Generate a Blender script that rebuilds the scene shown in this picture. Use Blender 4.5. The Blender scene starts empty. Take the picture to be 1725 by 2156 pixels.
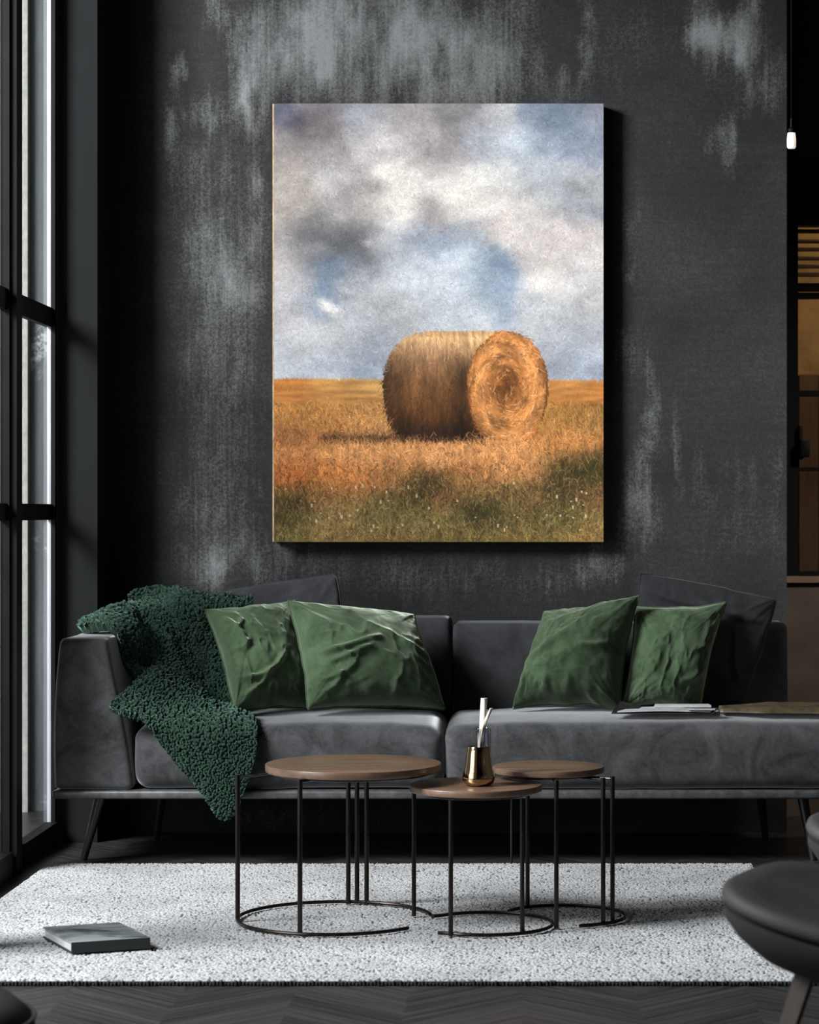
import bpy, bmesh, math, random
import numpy as np
from mathutils import Vector, Matrix

sc = bpy.context.scene
COL = sc.collection
F = 5000.0            # focal length in pixels of the 1725x2156 photograph
CX, CY = 1100.0, 1078.0
EYE = 1.1

# ------------------------------------------------------------------ camera
cam = bpy.data.cameras.new('camera')
co = bpy.data.objects.new('camera', cam)
COL.objects.link(co)
co.location = (0, 0, EYE)
co.rotation_euler = (math.pi / 2, 0, 0)
cam.sensor_fit = 'VERTICAL'
cam.sensor_height = 36.0
cam.lens = 36.0 * F / 2156.0
cam.shift_x = -(CX - 862.5) / 2156.0
cam.shift_y = 0.0
cam.clip_start = 0.05
cam.dof.use_dof = True
cam.dof.focus_distance = 6.9
cam.dof.aperture_fstop = 5.0
sc.camera = co

# ------------------------------------------------------------------ world, daylight, exposure
w = bpy.data.worlds.new('overcast_sky')
sc.world = w
w.use_nodes = True
w.node_tree.nodes['Background'].inputs[0].default_value = (0.84, 0.88, 0.92, 1)
w.node_tree.nodes['Background'].inputs[1].default_value = 0.16


def area(name, loc, target, sx, sy, power, color, spread=180):
    l = bpy.data.lights.new(name, 'AREA')
    l.shape = 'RECTANGLE'
    l.size, l.size_y = sx, sy
    l.energy = power
    l.color = color
    l.spread = math.radians(spread)
    o = bpy.data.objects.new(name, l)
    o.location = loc
    d = Vector(target) - Vector(loc)
    o.rotation_euler = d.to_track_quat('-Z', 'Y').to_euler()
    COL.objects.link(o)
    return o


area('window_daylight', (-4.2, 4.75, 3.6), (-0.2, 7.6, 0.8), 1.7, 1.6, 1050, (0.985, 0.99, 0.99))
area('window_skylight', (-3.2, 4.2, 1.15), (0.0, 7.8, 0.9), 2.6, 1.8, 70, (0.95, 0.975, 1.0))
area('adjoining_room_light', (1.6, 8.85, 2.3), (1.4, 9.5, 1.6), 0.5, 0.3, 7, (1.0, 0.72, 0.42))

area('plinth_fill_light', (2.5, 6.9, 2.9), (1.1, 8.6, 0.8), 0.4, 0.4, 4.5, (1.0, 0.84, 0.68), 45)  # unseen fill lamp, added to brighten the plinth below the partition

sc.view_settings.view_transform = 'Standard'
sc.view_settings.look = 'None'
sc.view_settings.gamma = 1.0
sc.view_settings.use_curve_mapping = False
sc.view_settings.exposure = 0.0
try:
    sc.cycles.use_denoising = True
    sc.cycles.max_bounces = 8
    sc.cycles.transparent_max_bounces = 16
except Exception:
    pass

# ------------------------------------------------------------------ helpers


def P(px, py, Y):
    """point seen at photo pixel (px, py) that stands at distance Y"""
    return ((px - CX) * Y / F, Y, EYE - (py - CY) * Y / F)


def X(px, Y):
    return (px - CX) * Y / F


def Zc(py, Y):
    return EYE - (py - CY) * Y / F


def tag(o, label=None, cat=None, group=None, kind=None):
    if label:
        o['label'] = label
    if cat:
        o['category'] = cat
    if group:
        o['group'] = group
    if kind:
        o['kind'] = kind
    return o


def thing(name, loc, label, cat, group=None):
    o = bpy.data.objects.new(name, None)
    o.empty_display_size = 0.05
    o.location = loc
    COL.objects.link(o)
    return tag(o, label, cat, group)


def link(name, me, mat, parent=None, smooth=True):
    o = bpy.data.objects.new(name, me)
    COL.objects.link(o)
    if mat:
        me.materials.append(mat)
    if smooth:
        me.polygons.foreach_set('use_smooth', [True] * len(me.polygons))
    if parent is not None:
        o.parent = parent
        off = Vector((0, 0, 0))
        q = parent
        while q is not None:
            off += Vector(q.location) if q.type == 'EMPTY' else Vector((0, 0, 0))
            q = q.parent
        o.matrix_parent_inverse = Matrix.Translation(-off)
    return o


class MB:
    def __init__(s):
        s.v = []
        s.f = []

    def add(s, vs, fs):
        n = len(s.v)
        s.v += [tuple(map(float, p)) for p in vs]
        s.f += [tuple(i + n for i in f) for f in fs]
        return s

    def box(s, x0, x1, y0, y1, z0, z1):
        vs = [(x, y, z) for z in (z0, z1) for y in (y0, y1) for x in (x0, x1)]
        return s.add(vs, [(0, 2, 3, 1), (4, 5, 7, 6), (0, 1, 5, 4), (2, 6, 7, 3), (0, 4, 6, 2), (1, 3, 7, 5)])

    def bbox(s, x0, x1, y0, y1, z0, z1, r=0.004, seg=2):
        bm = bmesh.new()
        bmesh.ops.create_cube(bm, size=1)
        for v in bm.verts:
            v.co = Vector(((x0 + x1) / 2 + v.co.x * (x1 - x0), (y0 + y1) / 2 + v.co.y * (y1 - y0), (z0 + z1) / 2 + v.co.z * (z1 - z0)))
        bmesh.ops.bevel(bm, geom=list(bm.edges), offset=r, segments=seg, affect='EDGES', profile=0.5)
        bm.verts.index_update()
        s.add([v.co[:] for v in bm.verts], [[v.index for v in f.verts] for f in bm.faces])
        bm.free()
        return s

    def tube(s, pts, r, n=12, closed=False, taper=None):
        pts = [Vector(p) for p in pts]
        m = len(pts)
        vs, fs = [], []
        up = None
        for i, p in enumerate(pts):
            if closed:
                t = pts[(i + 1) % m] - pts[(i - 1) % m]
            else:
                t = pts[min(i + 1, m - 1)] - pts[max(i - 1, 0)]
            t.normalize()
            if up is None:
                up = Vector((0, 0, 1)) if abs(t.z) < 0.9 else Vector((1, 0, 0))
            a = t.cross(up).normalized()
            b = a.cross(t).normalized()
            up = b
            rr = r if taper is None else taper[i]
            for k in range(n):
                q = 2 * math.pi * k / n
                vs.append(p + a * (math.cos(q) * rr) + b * (math.sin(q) * rr))
        for i in range(m if closed else m - 1):
            j = (i + 1) % m
            for k in range(n):
                l = (k + 1) % n
                fs.append((i * n + k, i * n + l, j * n + l, j * n + k))
        if not closed:
            fs.append(tuple(range(n - 1, -1, -1)))
            fs.append(tuple((m - 1) * n + k for k in range(n)))
        return s.add(vs, fs)

    def lathe(s, prof, c, n=64, cap0=True, cap1=True):
        vs, fs = [], []
        for r, z in prof:
            for k in range(n):
                q = 2 * math.pi * k / n
                vs.append((c[0] + r * math.cos(q), c[1] + r * math.sin(q), c[2] + z))
        for i in range(len(prof) - 1):
            for k in range(n):
                l = (k + 1) % n
                fs.append((i * n + k, i * n + l, (i + 1) * n + l, (i + 1) * n + k))
        if cap0:
            fs.append(tuple(range(n - 1, -1, -1)))
        if cap1:
            fs.append(tuple((len(prof) - 1) * n + k for k in range(n)))
        return s.add(vs, fs)

    def build(s, name, mat, parent=None, smooth=True, flat_angle=40):
        me = bpy.data.meshes.new(name)
        me.from_pydata(s.v, [], s.f)
        me.update()
        bm = bmesh.new()
        bm.from_mesh(me)
        bmesh.ops.recalc_face_normals(bm, faces=bm.faces)
        if smooth:
            for e in bm.edges:
                if len(e.link_faces) == 2 and e.calc_face_angle(0) > math.radians(flat_angle):
                    e.smooth = False
        bm.to_mesh(me)
        bm.free()
        return link(name, me, mat, parent, smooth)


def rounded(x0, x1, y0, y1, z0, z1, r, n=(24, 24, 24), fn=None):
    """soft upholstery block: a subdivided box whose corners are rolled to radius r, then shaped by fn"""
    L = np.array([x1 - x0, y1 - y0, z1 - z0], float)
    C0 = np.array([x0 + x1, y0 + y1, z0 + z1], float) / 2
    h = L / 2
    idx = {}
    vs, fs = [], []

    def vid(i, j, k):
        key = (i, j, k)
        if key not in idx:
            idx[key] = len(vs)
            vs.append((i / n[0] * 2 - 1, j / n[1] * 2 - 1, k / n[2] * 2 - 1))
        return idx[key]
    for i in range(n[0]):
        for j in range(n[1]):
            fs.append((vid(i, j, 0), vid(i, j + 1, 0), vid(i + 1, j + 1, 0), vid(i + 1, j, 0)))
            fs.append((vid(i, j, n[2]), vid(i + 1, j, n[2]), vid(i + 1, j + 1, n[2]), vid(i, j + 1, n[2])))
    for i in range(n[0]):
        for k in range(n[2]):
            fs.append((vid(i, 0, k), vid(i + 1, 0, k), vid(i + 1, 0, k + 1), vid(i, 0, k + 1)))
            fs.append((vid(i, n[1], k), vid(i, n[1], k + 1), vid(i + 1, n[1], k + 1), vid(i + 1, n[1], k)))
    for j in range(n[1]):
        for k in range(n[2]):
            fs.append((vid(0, j, k), vid(0, j, k + 1), vid(0, j + 1, k + 1), vid(0, j + 1, k)))
            fs.append((vid(n[0], j, k), vid(n[0], j + 1, k), vid(n[0], j + 1, k + 1), vid(n[0], j, k + 1)))
    q = np.array(vs)
    # pull grid lines towards the borders so the roll has enough rings
    q = np.sign(q) * (1 - (1 - np.abs(q)) ** 1.5)
    p = q * h
    inner = np.clip(p, -(h - r), (h - r))
    d = p - inner
    ln = np.linalg.norm(d, axis=1, keepdims=True)
    mx = np.max(np.abs(d), axis=1, keepdims=True)
    p = inner + np.where(ln > 1e-9, d / np.maximum(ln, 1e-9) * mx, 0)
    p = p + C0
    if fn is not None:
        p = fn(p, q)
    m = MB()
    m.add(p.tolist(), fs)
    return m


# ---- numpy noise
def _h(ix, iy, seed):
    n = (ix.astype(np.int64) * 374761393 + iy.astype(np.int64) * 668265263 + seed * 1442695041) & 0xffffffff
    n = ((n ^ (n >> 13)) * 1274126177) & 0xffffffff
    return ((n ^ (n >> 16)) & 0xffffff) / float(0xffffff)


def vnoise(x, y, seed=0):
    x0, y0 = np.floor(x), np.floor(y)
    fx, fy = x - x0, y - y0
    fx, fy = fx * fx * (3 - 2 * fx), fy * fy * (3 - 2 * fy)
    a, b = _h(x0, y0, seed), _h(x0 + 1, y0, seed)
    c, d = _h(x0, y0 + 1, seed), _h(x0 + 1, y0 + 1, seed)
    return (a * (1 - fx) + b * fx) * (1 - fy) + (c * (1 - fx) + d * fx) * fy


def fbm(x, y, seed=0, oct=5, gain=0.5):
    s, a, t = 0.0, 1.0, 0.0
    for o in range(oct):
        s = s + a * vnoise(x * 2 ** o, y * 2 ** o, seed + o * 17)
        t += a
        a *= gain
    return s / t


def cells(x, y, seed=0):
    """distance to the nearest jittered lattice point"""
    ix, iy = np.floor(x), np.floor(y)
    best = np.full(x.shape, 9.0)
    for dx in (-1, 0, 1):
        for dy in (-1, 0, 1):
            jx, jy = ix + dx, iy + dy
            qx, qy = jx + _h(jx, jy, seed), jy + _h(jx, jy, seed + 7)
            best = np.minimum(best, (qx - x) ** 2 + (qy - y) ** 2)
    return np.sqrt(best)


def lin(c):
    c = np.asarray(c, float) / 255.0
    return np.where(c <= 0.04045, c / 12.92, ((c + 0.055) / 1.055) ** 2.4)


def grid_mesh(name, Pts, closed=False):
    """Pts: (nv, nu, 3) array"""
    nv, nu = Pts.shape[:2]
    me = bpy.data.meshes.new(name)
    N = nv * nu
    me.vertices.add(N)
    me.vertices.foreach_set('co', np.ascontiguousarray(Pts.reshape(-1, 3), dtype=np.float32).ravel())
    i = np.arange(N).reshape(nv, nu)
    q = np.stack([i[:-1, :-1], i[:-1, 1:], i[1:, 1:], i[1:, :-1]], -1).reshape(-1, 4)
    nf = len(q)
    me.loops.add(nf * 4)
    me.polygons.add(nf)
    me.loops.foreach_set('vertex_index', q.ravel().astype(np.int32))
    me.polygons.foreach_set('loop_start', np.arange(0, nf * 4, 4, dtype=np.int32))
    me.update(calc_edges=True)
    me.validate()
    return me


def upsample(ctrl, nv, nu):
    """Catmull-Rom surface through a control grid (rows x cols x k)"""
    C = np.asarray(ctrl, float)

    def cr(A, n):
        m = A.shape[0]
        t = np.linspace(0, m - 1, n)
        i = np.minimum(t.astype(int), m - 2)
        f = (t - i)[:, None, None]
        p0 = A[np.maximum(i - 1, 0)]
        p1 = A[i]
        p2 = A[i + 1]
        p3 = A[np.minimum(i + 2, m - 1)]
        return 0.5 * (2 * p1 + (p2 - p0) * f + (2 * p0 - 5 * p1 + 4 * p2 - p3) * f ** 2 + (3 * p1 - p0 - 3 * p2 + p3) * f ** 3)
    a = cr(C, nv)
    b = cr(a.transpose(1, 0, 2), nu)
    return b.transpose(1, 0, 2)


def normals(G):
    du = np.gradient(G, axis=1)
    dv = np.gradient(G, axis=0)
    n = np.cross(du, dv)
    return n / np.maximum(np.linalg.norm(n, axis=2, keepdims=True), 1e-9)


# ------------------------------------------------------------------ materials
class NT:
    def __init__(s, name):
        s.m = bpy.data.materials.new(name)
        s.m.use_nodes = True
        s.t = s.m.node_tree
        s.b = s.t.nodes['Principled BSDF']
        s.out = s.t.nodes['Material Output']

    def n(s, typ, **kw):
        nd = s.t.nodes.new(typ)
        for k, v in kw.items():
            if k in nd.inputs.keys():
                s.set(nd.inputs[k], v)
            else:
                setattr(nd, k, v)
        return nd

    def set(s, sock, v):
        if isinstance(v, bpy.types.NodeSocket):
            s.t.links.new(v, sock)
        else:
            sock.default_value = v

    def math(s, op, a, b=None, c=None, clamp=False):
        nd = s.t.nodes.new('ShaderNodeMath')
        nd.operation = op
        nd.use_clamp = clamp
        for i, v in enumerate((a, b, c)):
            if v is not None:
                s.set(nd.inputs[i], v)
        return nd.outputs[0]

    def mix(s, f, a, b, mode='MIX'):
        nd = s.t.nodes.new('ShaderNodeMix')
        nd.data_type = 'RGBA'
        nd.blend_type = mode
        s.set(nd.inputs[0], f)
        for sock, v in ((nd.inputs[6], a), (nd.inputs[7], b)):
            s.set(sock, v if isinstance(v, bpy.types.NodeSocket) else (*v[:3], 1))
        return nd.outputs[2]

    def coord(s, kind='Object', scale=(1, 1, 1), rot=(0, 0, 0)):
        tc = s.t.nodes.new('ShaderNodeTexCoord')
        mp = s.t.nodes.new('ShaderNodeMapping')
        s.t.links.new(tc.outputs[kind], mp.inputs[0])
        mp.inputs['Scale'].default_value = scale
        mp.inputs['Rotation'].default_value = rot
        return mp.outputs[0]

    def noise(s, vec, scale, detail=4, rough=0.55, dist=0.0):
        nd = s.t.nodes.new('ShaderNodeTexNoise')
        s.set(nd.inputs['Vector'], vec)
        nd.inputs['Scale'].default_value = scale
        nd.inputs['Detail'].default_value = detail
        nd.inputs['Roughness'].default_value = rough
        nd.inputs['Distortion'].default_value = dist
        return nd.outputs['Fac']

    def ramp(s, f, lo, hi, a=0.0, b=1.0):
        nd = s.t.nodes.new('ShaderNodeMapRange')
        s.set(nd.inputs[0], f)
        nd.inputs[1].default_value = lo
        nd.inputs[2].default_value = hi
        nd.inputs[3].default_value = a
        nd.inputs[4].default_value = b
        return nd.outputs[0]

    def bump(s, h, strength=0.3, dist=0.01, prev=None):
        nd = s.t.nodes.new('ShaderNodeBump')
        nd.inputs['Strength'].default_value = strength
        nd.inputs['Distance'].default_value = dist
        s.set(nd.inputs['Height'], h)
        if prev is not None:
            s.t.links.new(prev, nd.inputs['Normal'])
        s.t.links.new(nd.outputs[0], s.b.inputs['Normal'])
        return nd.outputs[0]

    def base(s, v):
        s.set(s.b.inputs['Base Color'], v if isinstance(v, bpy.types.NodeSocket) else (*v[:3], 1))
        return s

    def p(s, **kw):
        for k, v in kw.items():
            s.set(s.b.inputs[k.replace('_', ' ')], v)
        return s


def plain(name, col, rough=0.5, metal=0.0, var=0.25, scale=20, bump=0.0, bscale=200):
    t = NT(name)
    c = np.asarray(col, float)
    v = t.noise(t.coord(), scale, 4)
    t.base(t.mix(t.ramp(v, 0.3, 0.7), c * (1 - var), np.minimum(c * (1 + var), 1)))
    t.p(Roughness=rough, Metallic=metal)
    if bump:
        t.bump(t.noise(t.coord(), bscale, 3), bump, 0.002)
    return t.m


def velvet(name, dark, lite, sheen=0.6, tint=(1, 1, 1), scale=5.0, bump=0.25):
    t = NT(name)
    c = t.coord()
    a = t.noise(c, scale, 6, 0.62, 1.2)
    b = t.noise(c, scale * 14, 3, 0.6)
    f = t.math('ADD', t.math('MULTIPLY', t.ramp(a, 0.36, 0.68), 0.75), t.math('MULTIPLY', t.ramp(b, 0.3, 0.75), 0.25), clamp=True)
    t.base(t.mix(f, dark, lite))
    t.p(Roughness=0.85, Sheen_Weight=sheen, Sheen_Roughness=0.35, Sheen_Tint=(*tint, 1), Specular_IOR_Level=0.15)
    g = t.noise(c, 900, 2)
    h = t.math('ADD', t.math('MULTIPLY', g, 0.4), t.math('MULTIPLY', t.noise(c, 35, 4), 1.0))
    t.bump(h, bump, 0.004)
    return t.m


def metal(name, col, rough=0.35):
    t = NT(name)
    n = t.noise(t.coord(scale=(1, 1, 0.2)), 60, 3)
    t.base(t.mix(n, np.asarray(col) * 0.8, np.asarray(col) * 1.2))
    t.p(Metallic=0.85, Roughness=t.ramp(n, 0.3, 0.7, rough - 0.08, rough + 0.1))
    return t.m


def wood(name, dark, lite, ring=(1.2, 9, 9), rough=0.45, coat=0.2, scale=4):
    t = NT(name)
    c = t.coord(scale=ring)
    n = t.noise(c, scale, 6, 0.6, 1.5)
    fine = t.noise(t.coord(scale=(ring[0] * 2, ring[1] * 14, ring[2] * 6)), scale, 3, 0.6)
    f = t.math('ADD', t.math('MULTIPLY', t.ramp(n, 0.3, 0.7), 0.65), t.math('MULTIPLY', fine, 0.35), clamp=True)
    t.base(t.mix(f, dark, lite))
    t.p(Roughness=rough, Coat_Weight=coat, Coat_Roughness=0.3)
    t.bump(fine, 0.08, 0.002)
    return t.m


M = {}
# wall plaster: dark lime wash with pale chalky patches where the 'chalk' attribute says
t = NT('dark_lime_plaster')
att = t.n('ShaderNodeAttribute', attribute_name='chalk_and_light').outputs['Fac']
c = t.coord()
streak = t.noise(t.coord(scale=(60, 60, 2.2)), 1.0, 5, 0.65)
hstreak = t.noise(t.coord(scale=(3, 3, 90)), 1.0, 4, 0.6)
grain = t.noise(c, 130, 4, 0.7)
grit = t.noise(c, 330, 2, 0.6)
cloud = t.noise(c, 2.2, 6, 0.6, 0.6)
g = t.math('ADD', t.math('MULTIPLY', t.ramp(grain, 0.33, 0.67), 0.6), t.math('MULTIPLY', t.ramp(grit, 0.32, 0.68), 0.4))
wet = t.ramp(att, 0.0, 0.22)
v = t.math('ADD', t.math('MULTIPLY', att, 1.15), t.math('MULTIPLY', wet, t.math('ADD', t.math('MULTIPLY', t.math('SUBTRACT', g, 0.5), 0.62), t.math('MULTIPLY', t.math('SUBTRACT', streak, 0.5), 1.0))))
chalk_and_light = t.math('MULTIPLY', t.math('POWER', t.ramp(v, 0.08, 1.15), 1.25), 0.52)
haze = t.math('MULTIPLY', t.ramp(cloud, 0.33, 0.75, 0.25, 1.0), t.math('MULTIPLY', t.math('POWER', g, 1.6), t.ramp(hstreak, 0.35, 0.65, 0.6, 1.0)))
f = t.math('ADD', chalk_and_light, t.math('MULTIPLY', haze, 0.14), clamp=True)
basecol = t.mix(t.ramp(cloud, 0.3, 0.7), (0.0095, 0.0098, 0.0103), (0.0155, 0.016, 0.0168))
t.base(t.mix(f, basecol, (0.33, 0.343, 0.348)))
t.p(Roughness=0.82, Specular_IOR_Level=0.25)
t.bump(t.math('ADD', grain, t.math('MULTIPLY', streak, 0.6)), 0.25, 0.004)
M['plaster'] = t.m

t = NT('blackened_herringbone_floor')
tc = t.t.nodes.new('ShaderNodeTexCoord')
sp = t.t.nodes.new('ShaderNodeSeparateXYZ')
t.t.links.new(tc.outputs['Object'], sp.inputs[0])
xx, yy = sp.outputs[0], sp.outputs[1]
tri = t.math('PINGPONG', xx, 0.26)
k = t.math('ADD', yy, t.math('MULTIPLY', tri, 1.0))
pl = t.math('DIVIDE', k, 0.085)
row = t.math('FLOOR', pl)
colm = t.math('FLOOR', t.math('DIVIDE', xx, 0.26))
frac = t.math('FRACT', pl)
cmb = t.t.nodes.new('ShaderNodeCombineXYZ')
t.set(cmb.inputs[0], t.math('MULTIPLY', tri, 3.0))
t.set(cmb.inputs[1], t.math('MULTIPLY', k, 70.0))
t.set(cmb.inputs[2], t.math('ADD', row, t.math('MULTIPLY', colm, 7.3)))
gr = t.noise(cmb.outputs[0], 1.0, 4, 0.65)
wn = t.t.nodes.new('ShaderNodeTexWhiteNoise')
wn.noise_dimensions = '2D'
cm2 = t.t.nodes.new('ShaderNodeCombineXYZ')
t.set(cm2.inputs[0], row)
t.set(cm2.inputs[1], colm)
t.t.links.new(cm2.outputs[0], wn.inputs['Vector'])
ff = t.math('ADD', t.math('MULTIPLY', t.ramp(gr, 0.35, 0.75), 0.7), t.math('MULTIPLY', wn.outputs['Value'], 0.3))
gap = t.math('LESS_THAN', frac, 0.035)
cc = t.mix(ff, (0.007, 0.007, 0.007), (0.048, 0.048, 0.048))
t.base(t.mix(gap, cc, (0.004, 0.004, 0.004)))
t.p(Roughness=t.ramp(gr, 0.3, 0.7, 0.30, 0.5), Specular_IOR_Level=0.4)
t.bump(t.math('SUBTRACT', gr, t.math('MULTIPLY', gap, 1.0)), 0.3, 0.003)
M['floor'] = t.m

M['black_steel'] = plain('black_painted_steel', (0.004, 0.0045, 0.005), 0.6, 0.0, 0.2, 8)
M['black_steel'].node_tree.nodes['Principled BSDF'].inputs['Specular IOR Level'].default_value = 0.12
M['slate_paint'] = plain('slate_grey_paint', (0.0075, 0.0085, 0.0092), 0.85, 0, 0.12, 3, 0.1)
M['slate_paint'].node_tree.nodes['Principled BSDF'].inputs['Specular IOR Level'].default_value = 0.15
M['dark_wall'] = plain('charcoal_paint', (0.03, 0.031, 0.032), 0.9, 0, 0.15, 3)
M['ceiling'] = plain('black_ceiling_paint', (0.02, 0.02, 0.021), 0.9, 0, 0.15, 3)
M['white_reveal'] = plain('white_window_reveal', (0.33, 0.335, 0.37), 0.6, 0, 0.08, 4)

t = NT('window_glass')
tr = t.t.nodes.new('ShaderNodeBsdfTransparent')
tr.inputs[0].default_value = (0.95, 0.955, 0.96, 1)
gl = t.t.nodes.new('ShaderNodeBsdfGlossy')
gl.inputs['Roughness'].default_value = 0.03
fr = t.t.nodes.new('ShaderNodeFresnel')
fr.inputs[0].default_value = 1.35
ms = t.t.nodes.new('ShaderNodeMixShader')
dirt = t.noise(t.coord(), 9, 5)
t.t.links.new(t.math('MULTIPLY', fr.outputs[0], t.ramp(dirt, 0.3, 0.7, 0.25, 0.4)), ms.inputs[0])
t.t.links.new(tr.outputs[0], ms.inputs[1])
t.t.links.new(gl.outputs[0], ms.inputs[2])
t.t.links.new(ms.outputs[0], t.out.inputs[0])
M['glass'] = t.m

t = NT('clear_vase_glass')
tr = t.t.nodes.new('ShaderNodeBsdfTransparent')
tr.inputs[0].default_value = (0.78, 0.81, 0.85, 1)
gl = t.t.nodes.new('ShaderNodeBsdfGlossy')
gl.inputs['Roughness'].default_value = 0.05
lw = t.t.nodes.new('ShaderNodeLayerWeight')
lw.inputs[0].default_value = 0.45
ms = t.t.nodes.new('ShaderNodeMixShader')
t.t.links.new(t.math('MULTIPLY', lw.outputs['Facing'], t.ramp(t.noise(t.coord(), 40, 2), 0.3, 0.7, 0.5, 0.7)), ms.inputs[0])
t.t.links.new(tr.outputs[0], ms.inputs[1])
t.t.links.new(gl.outputs[0], ms.inputs[2])
t.t.links.new(ms.outputs[0], t.out.inputs[0])
M['clear'] = t.m

t = NT('weathered_concrete')
c = t.coord()
a = t.noise(t.coord(scale=(14, 14, 0.9)), 1.0, 5, 0.6)
b = t.noise(c, 1.6, 6, 0.7, 0.5)
pn = t.noise(c, 60, 4, 0.7)
peel = t.math('MULTIPLY', t.ramp(b, 0.55, 0.63), t.ramp(pn, 0.4, 0.6))
t.base(t.mix(peel, t.mix(t.ramp(a, 0.3, 0.7), (0.032, 0.039, 0.040), (0.095, 0.112, 0.114)), (0.36, 0.39, 0.38)))
t.p(Roughness=0.9)
t.bump(pn, 0.3, 0.01)
M['concrete'] = t.m
M['pale_stone'] = plain('pale_rendered_stone', (0.27, 0.275, 0.25), 0.9, 0, 0.18, 40, 0.3, 90)

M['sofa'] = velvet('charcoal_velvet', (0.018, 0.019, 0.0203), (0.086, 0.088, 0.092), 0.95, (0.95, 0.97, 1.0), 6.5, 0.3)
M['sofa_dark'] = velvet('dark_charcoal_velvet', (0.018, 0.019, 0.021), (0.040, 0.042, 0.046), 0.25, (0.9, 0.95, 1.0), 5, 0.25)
M['grey_cushion'] = velvet('graphite_velvet', (0.026, 0.026, 0.029), (0.058, 0.058, 0.064), 0.25, (0.9, 0.92, 1.0), 5, 0.3)
M['black_cushion'] = velvet('black_linen', (0.012, 0.0125, 0.014), (0.026, 0.027, 0.030), 0.1, (0.9, 0.95, 1.0), 9, 0.3)
M['green'] = velvet('moss_green_velvet', (0.014, 0.027, 0.012), (0.055, 0.088, 0.046), 1.0, (0.86, 1.0, 0.80), 6.5, 0.3)
M['piping'] = plain('sofa_piping', (0.16, 0.165, 0.17), 0.7, 0, 0.1, 30)
M['rail'] = plain('sofa_rail_leather', (0.075, 0.077, 0.08), 0.4, 0.2, 0.35, 40)
M['leg_metal'] = metal('dark_bronze_metal', (0.055, 0.050, 0.045), 0.35)
M['black_leg'] = plain('black_lacquer', (0.02, 0.02, 0.021), 0.35, 0.3, 0.2, 30)

t = NT('boucle_green_knit')
att = t.n('ShaderNodeAttribute', attribute_name='knob').outputs['Fac']
c = t.coord()
n1 = t.noise(c, 70, 3)
f = t.math('MULTIPLY', att, t.ramp(n1, 0.3, 0.7, 0.5, 1.2), clamp=True)
t.base(t.mix(f, (0.0015, 0.003, 0.0025), (0.021, 0.052, 0.034)))
t.p(Roughness=0.9, Sheen_Weight=0.5, Sheen_Roughness=0.35, Sheen_Tint=(0.55, 0.95, 0.76, 1), Specular_IOR_Level=0.2)
t.bump(t.noise(c, 350, 3), 0.5, 0.004)
M['throw'] = t.m

t = NT('pale_wool_rug')
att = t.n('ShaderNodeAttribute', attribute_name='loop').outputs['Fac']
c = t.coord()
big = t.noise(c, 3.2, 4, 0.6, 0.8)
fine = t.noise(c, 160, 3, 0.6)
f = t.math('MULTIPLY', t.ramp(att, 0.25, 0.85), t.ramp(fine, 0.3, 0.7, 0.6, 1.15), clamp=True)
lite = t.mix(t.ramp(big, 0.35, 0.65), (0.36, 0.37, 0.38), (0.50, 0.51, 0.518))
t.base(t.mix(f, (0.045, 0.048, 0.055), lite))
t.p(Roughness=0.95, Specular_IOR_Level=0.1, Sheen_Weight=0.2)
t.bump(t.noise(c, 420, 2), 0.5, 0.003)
M['rug'] = t.m
M['binding'] = plain('black_rug_binding', (0.012, 0.012, 0.013), 0.9, 0, 0.3, 90)

M['table_wood'] = wood('walnut_veneer', (0.060, 0.033, 0.021), (0.235, 0.145, 0.096), (1.0, 8, 8), 0.36, 0.25, 3.2)
M['table_metal'] = metal('blackened_bronze', (0.030, 0.025, 0.022), 0.30)
t = NT('mirror_bronze_glass')
n = t.noise(t.coord(), 30, 2)
t.base(t.mix(n, (0.50, 0.34, 0.19), (0.66, 0.46, 0.27)))
t.p(Metallic=1.0, Roughness=0.10)
M['bronze'] = t.m
M['reed'] = plain('dried_cream_stalk', (0.62, 0.55, 0.44), 0.75, 0, 0.25, 60)
M['reed_pale'] = plain('pale_plaster_stalk', (0.66, 0.63, 0.57), 0.7, 0, 0.2, 60)

t = NT('painted_canvas')
t.base(t.n('ShaderNodeVertexColor', layer_name='paint').outputs['Color'])
t.p(Roughness=0.75, Specular_IOR_Level=0.15)
t.bump(t.noise(t.coord(), 480, 2), 0.12, 0.002)
M['canvas'] = t.m
M['stretcher'] = plain('raw_pine_edge', (0.52, 0.37, 0.22), 0.7, 0, 0.35, 30)
M['paper'] = plain('magazine_paper', (0.40, 0.41, 0.42), 0.6, 0, 0.15, 25)
M['print_dark'] = plain('dark_printed_cover', (0.022, 0.02, 0.02), 0.35, 0, 0.5, 18)
M['print_mixed'] = plain('mixed_printed_page', (0.22, 0.21, 0.19), 0.45, 0, 0.9, 22)
M['leather_brown'] = plain('olive_brown_leather', (0.055, 0.042, 0.022), 0.5, 0, 0.45, 30, 0.3)
M['book_cloth'] = plain('slate_book_cloth', (0.014, 0.017, 0.018), 0.6, 0, 0.2, 60)
t = NT('book_cover_print')
n = t.noise(t.coord(scale=(5, 9, 1)), 1.6, 4, 0.6, 0.8)
t.base(t.mix(t.ramp(n, 0.42, 0.62), (0.24, 0.27, 0.27), (0.05, 0.06, 0.06)))
t.p(Roughness=0.4)
M['book_cover'] = t.m
M['chair_leather'] = plain('charcoal_chair_leather', (0.028, 0.0275, 0.026), 0.7, 0, 0.12, 8, 0.15, 160)
M['chair_shell'] = plain('dark_chair_shell', (0.011, 0.0105, 0.0095), 0.85, 0, 0.15, 8)
M['chair_wood'] = wood('smoked_oak', (0.050, 0.038, 0.031), (0.115, 0.09, 0.075), (8, 8, 1.0), 0.5, 0.0, 4)
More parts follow.
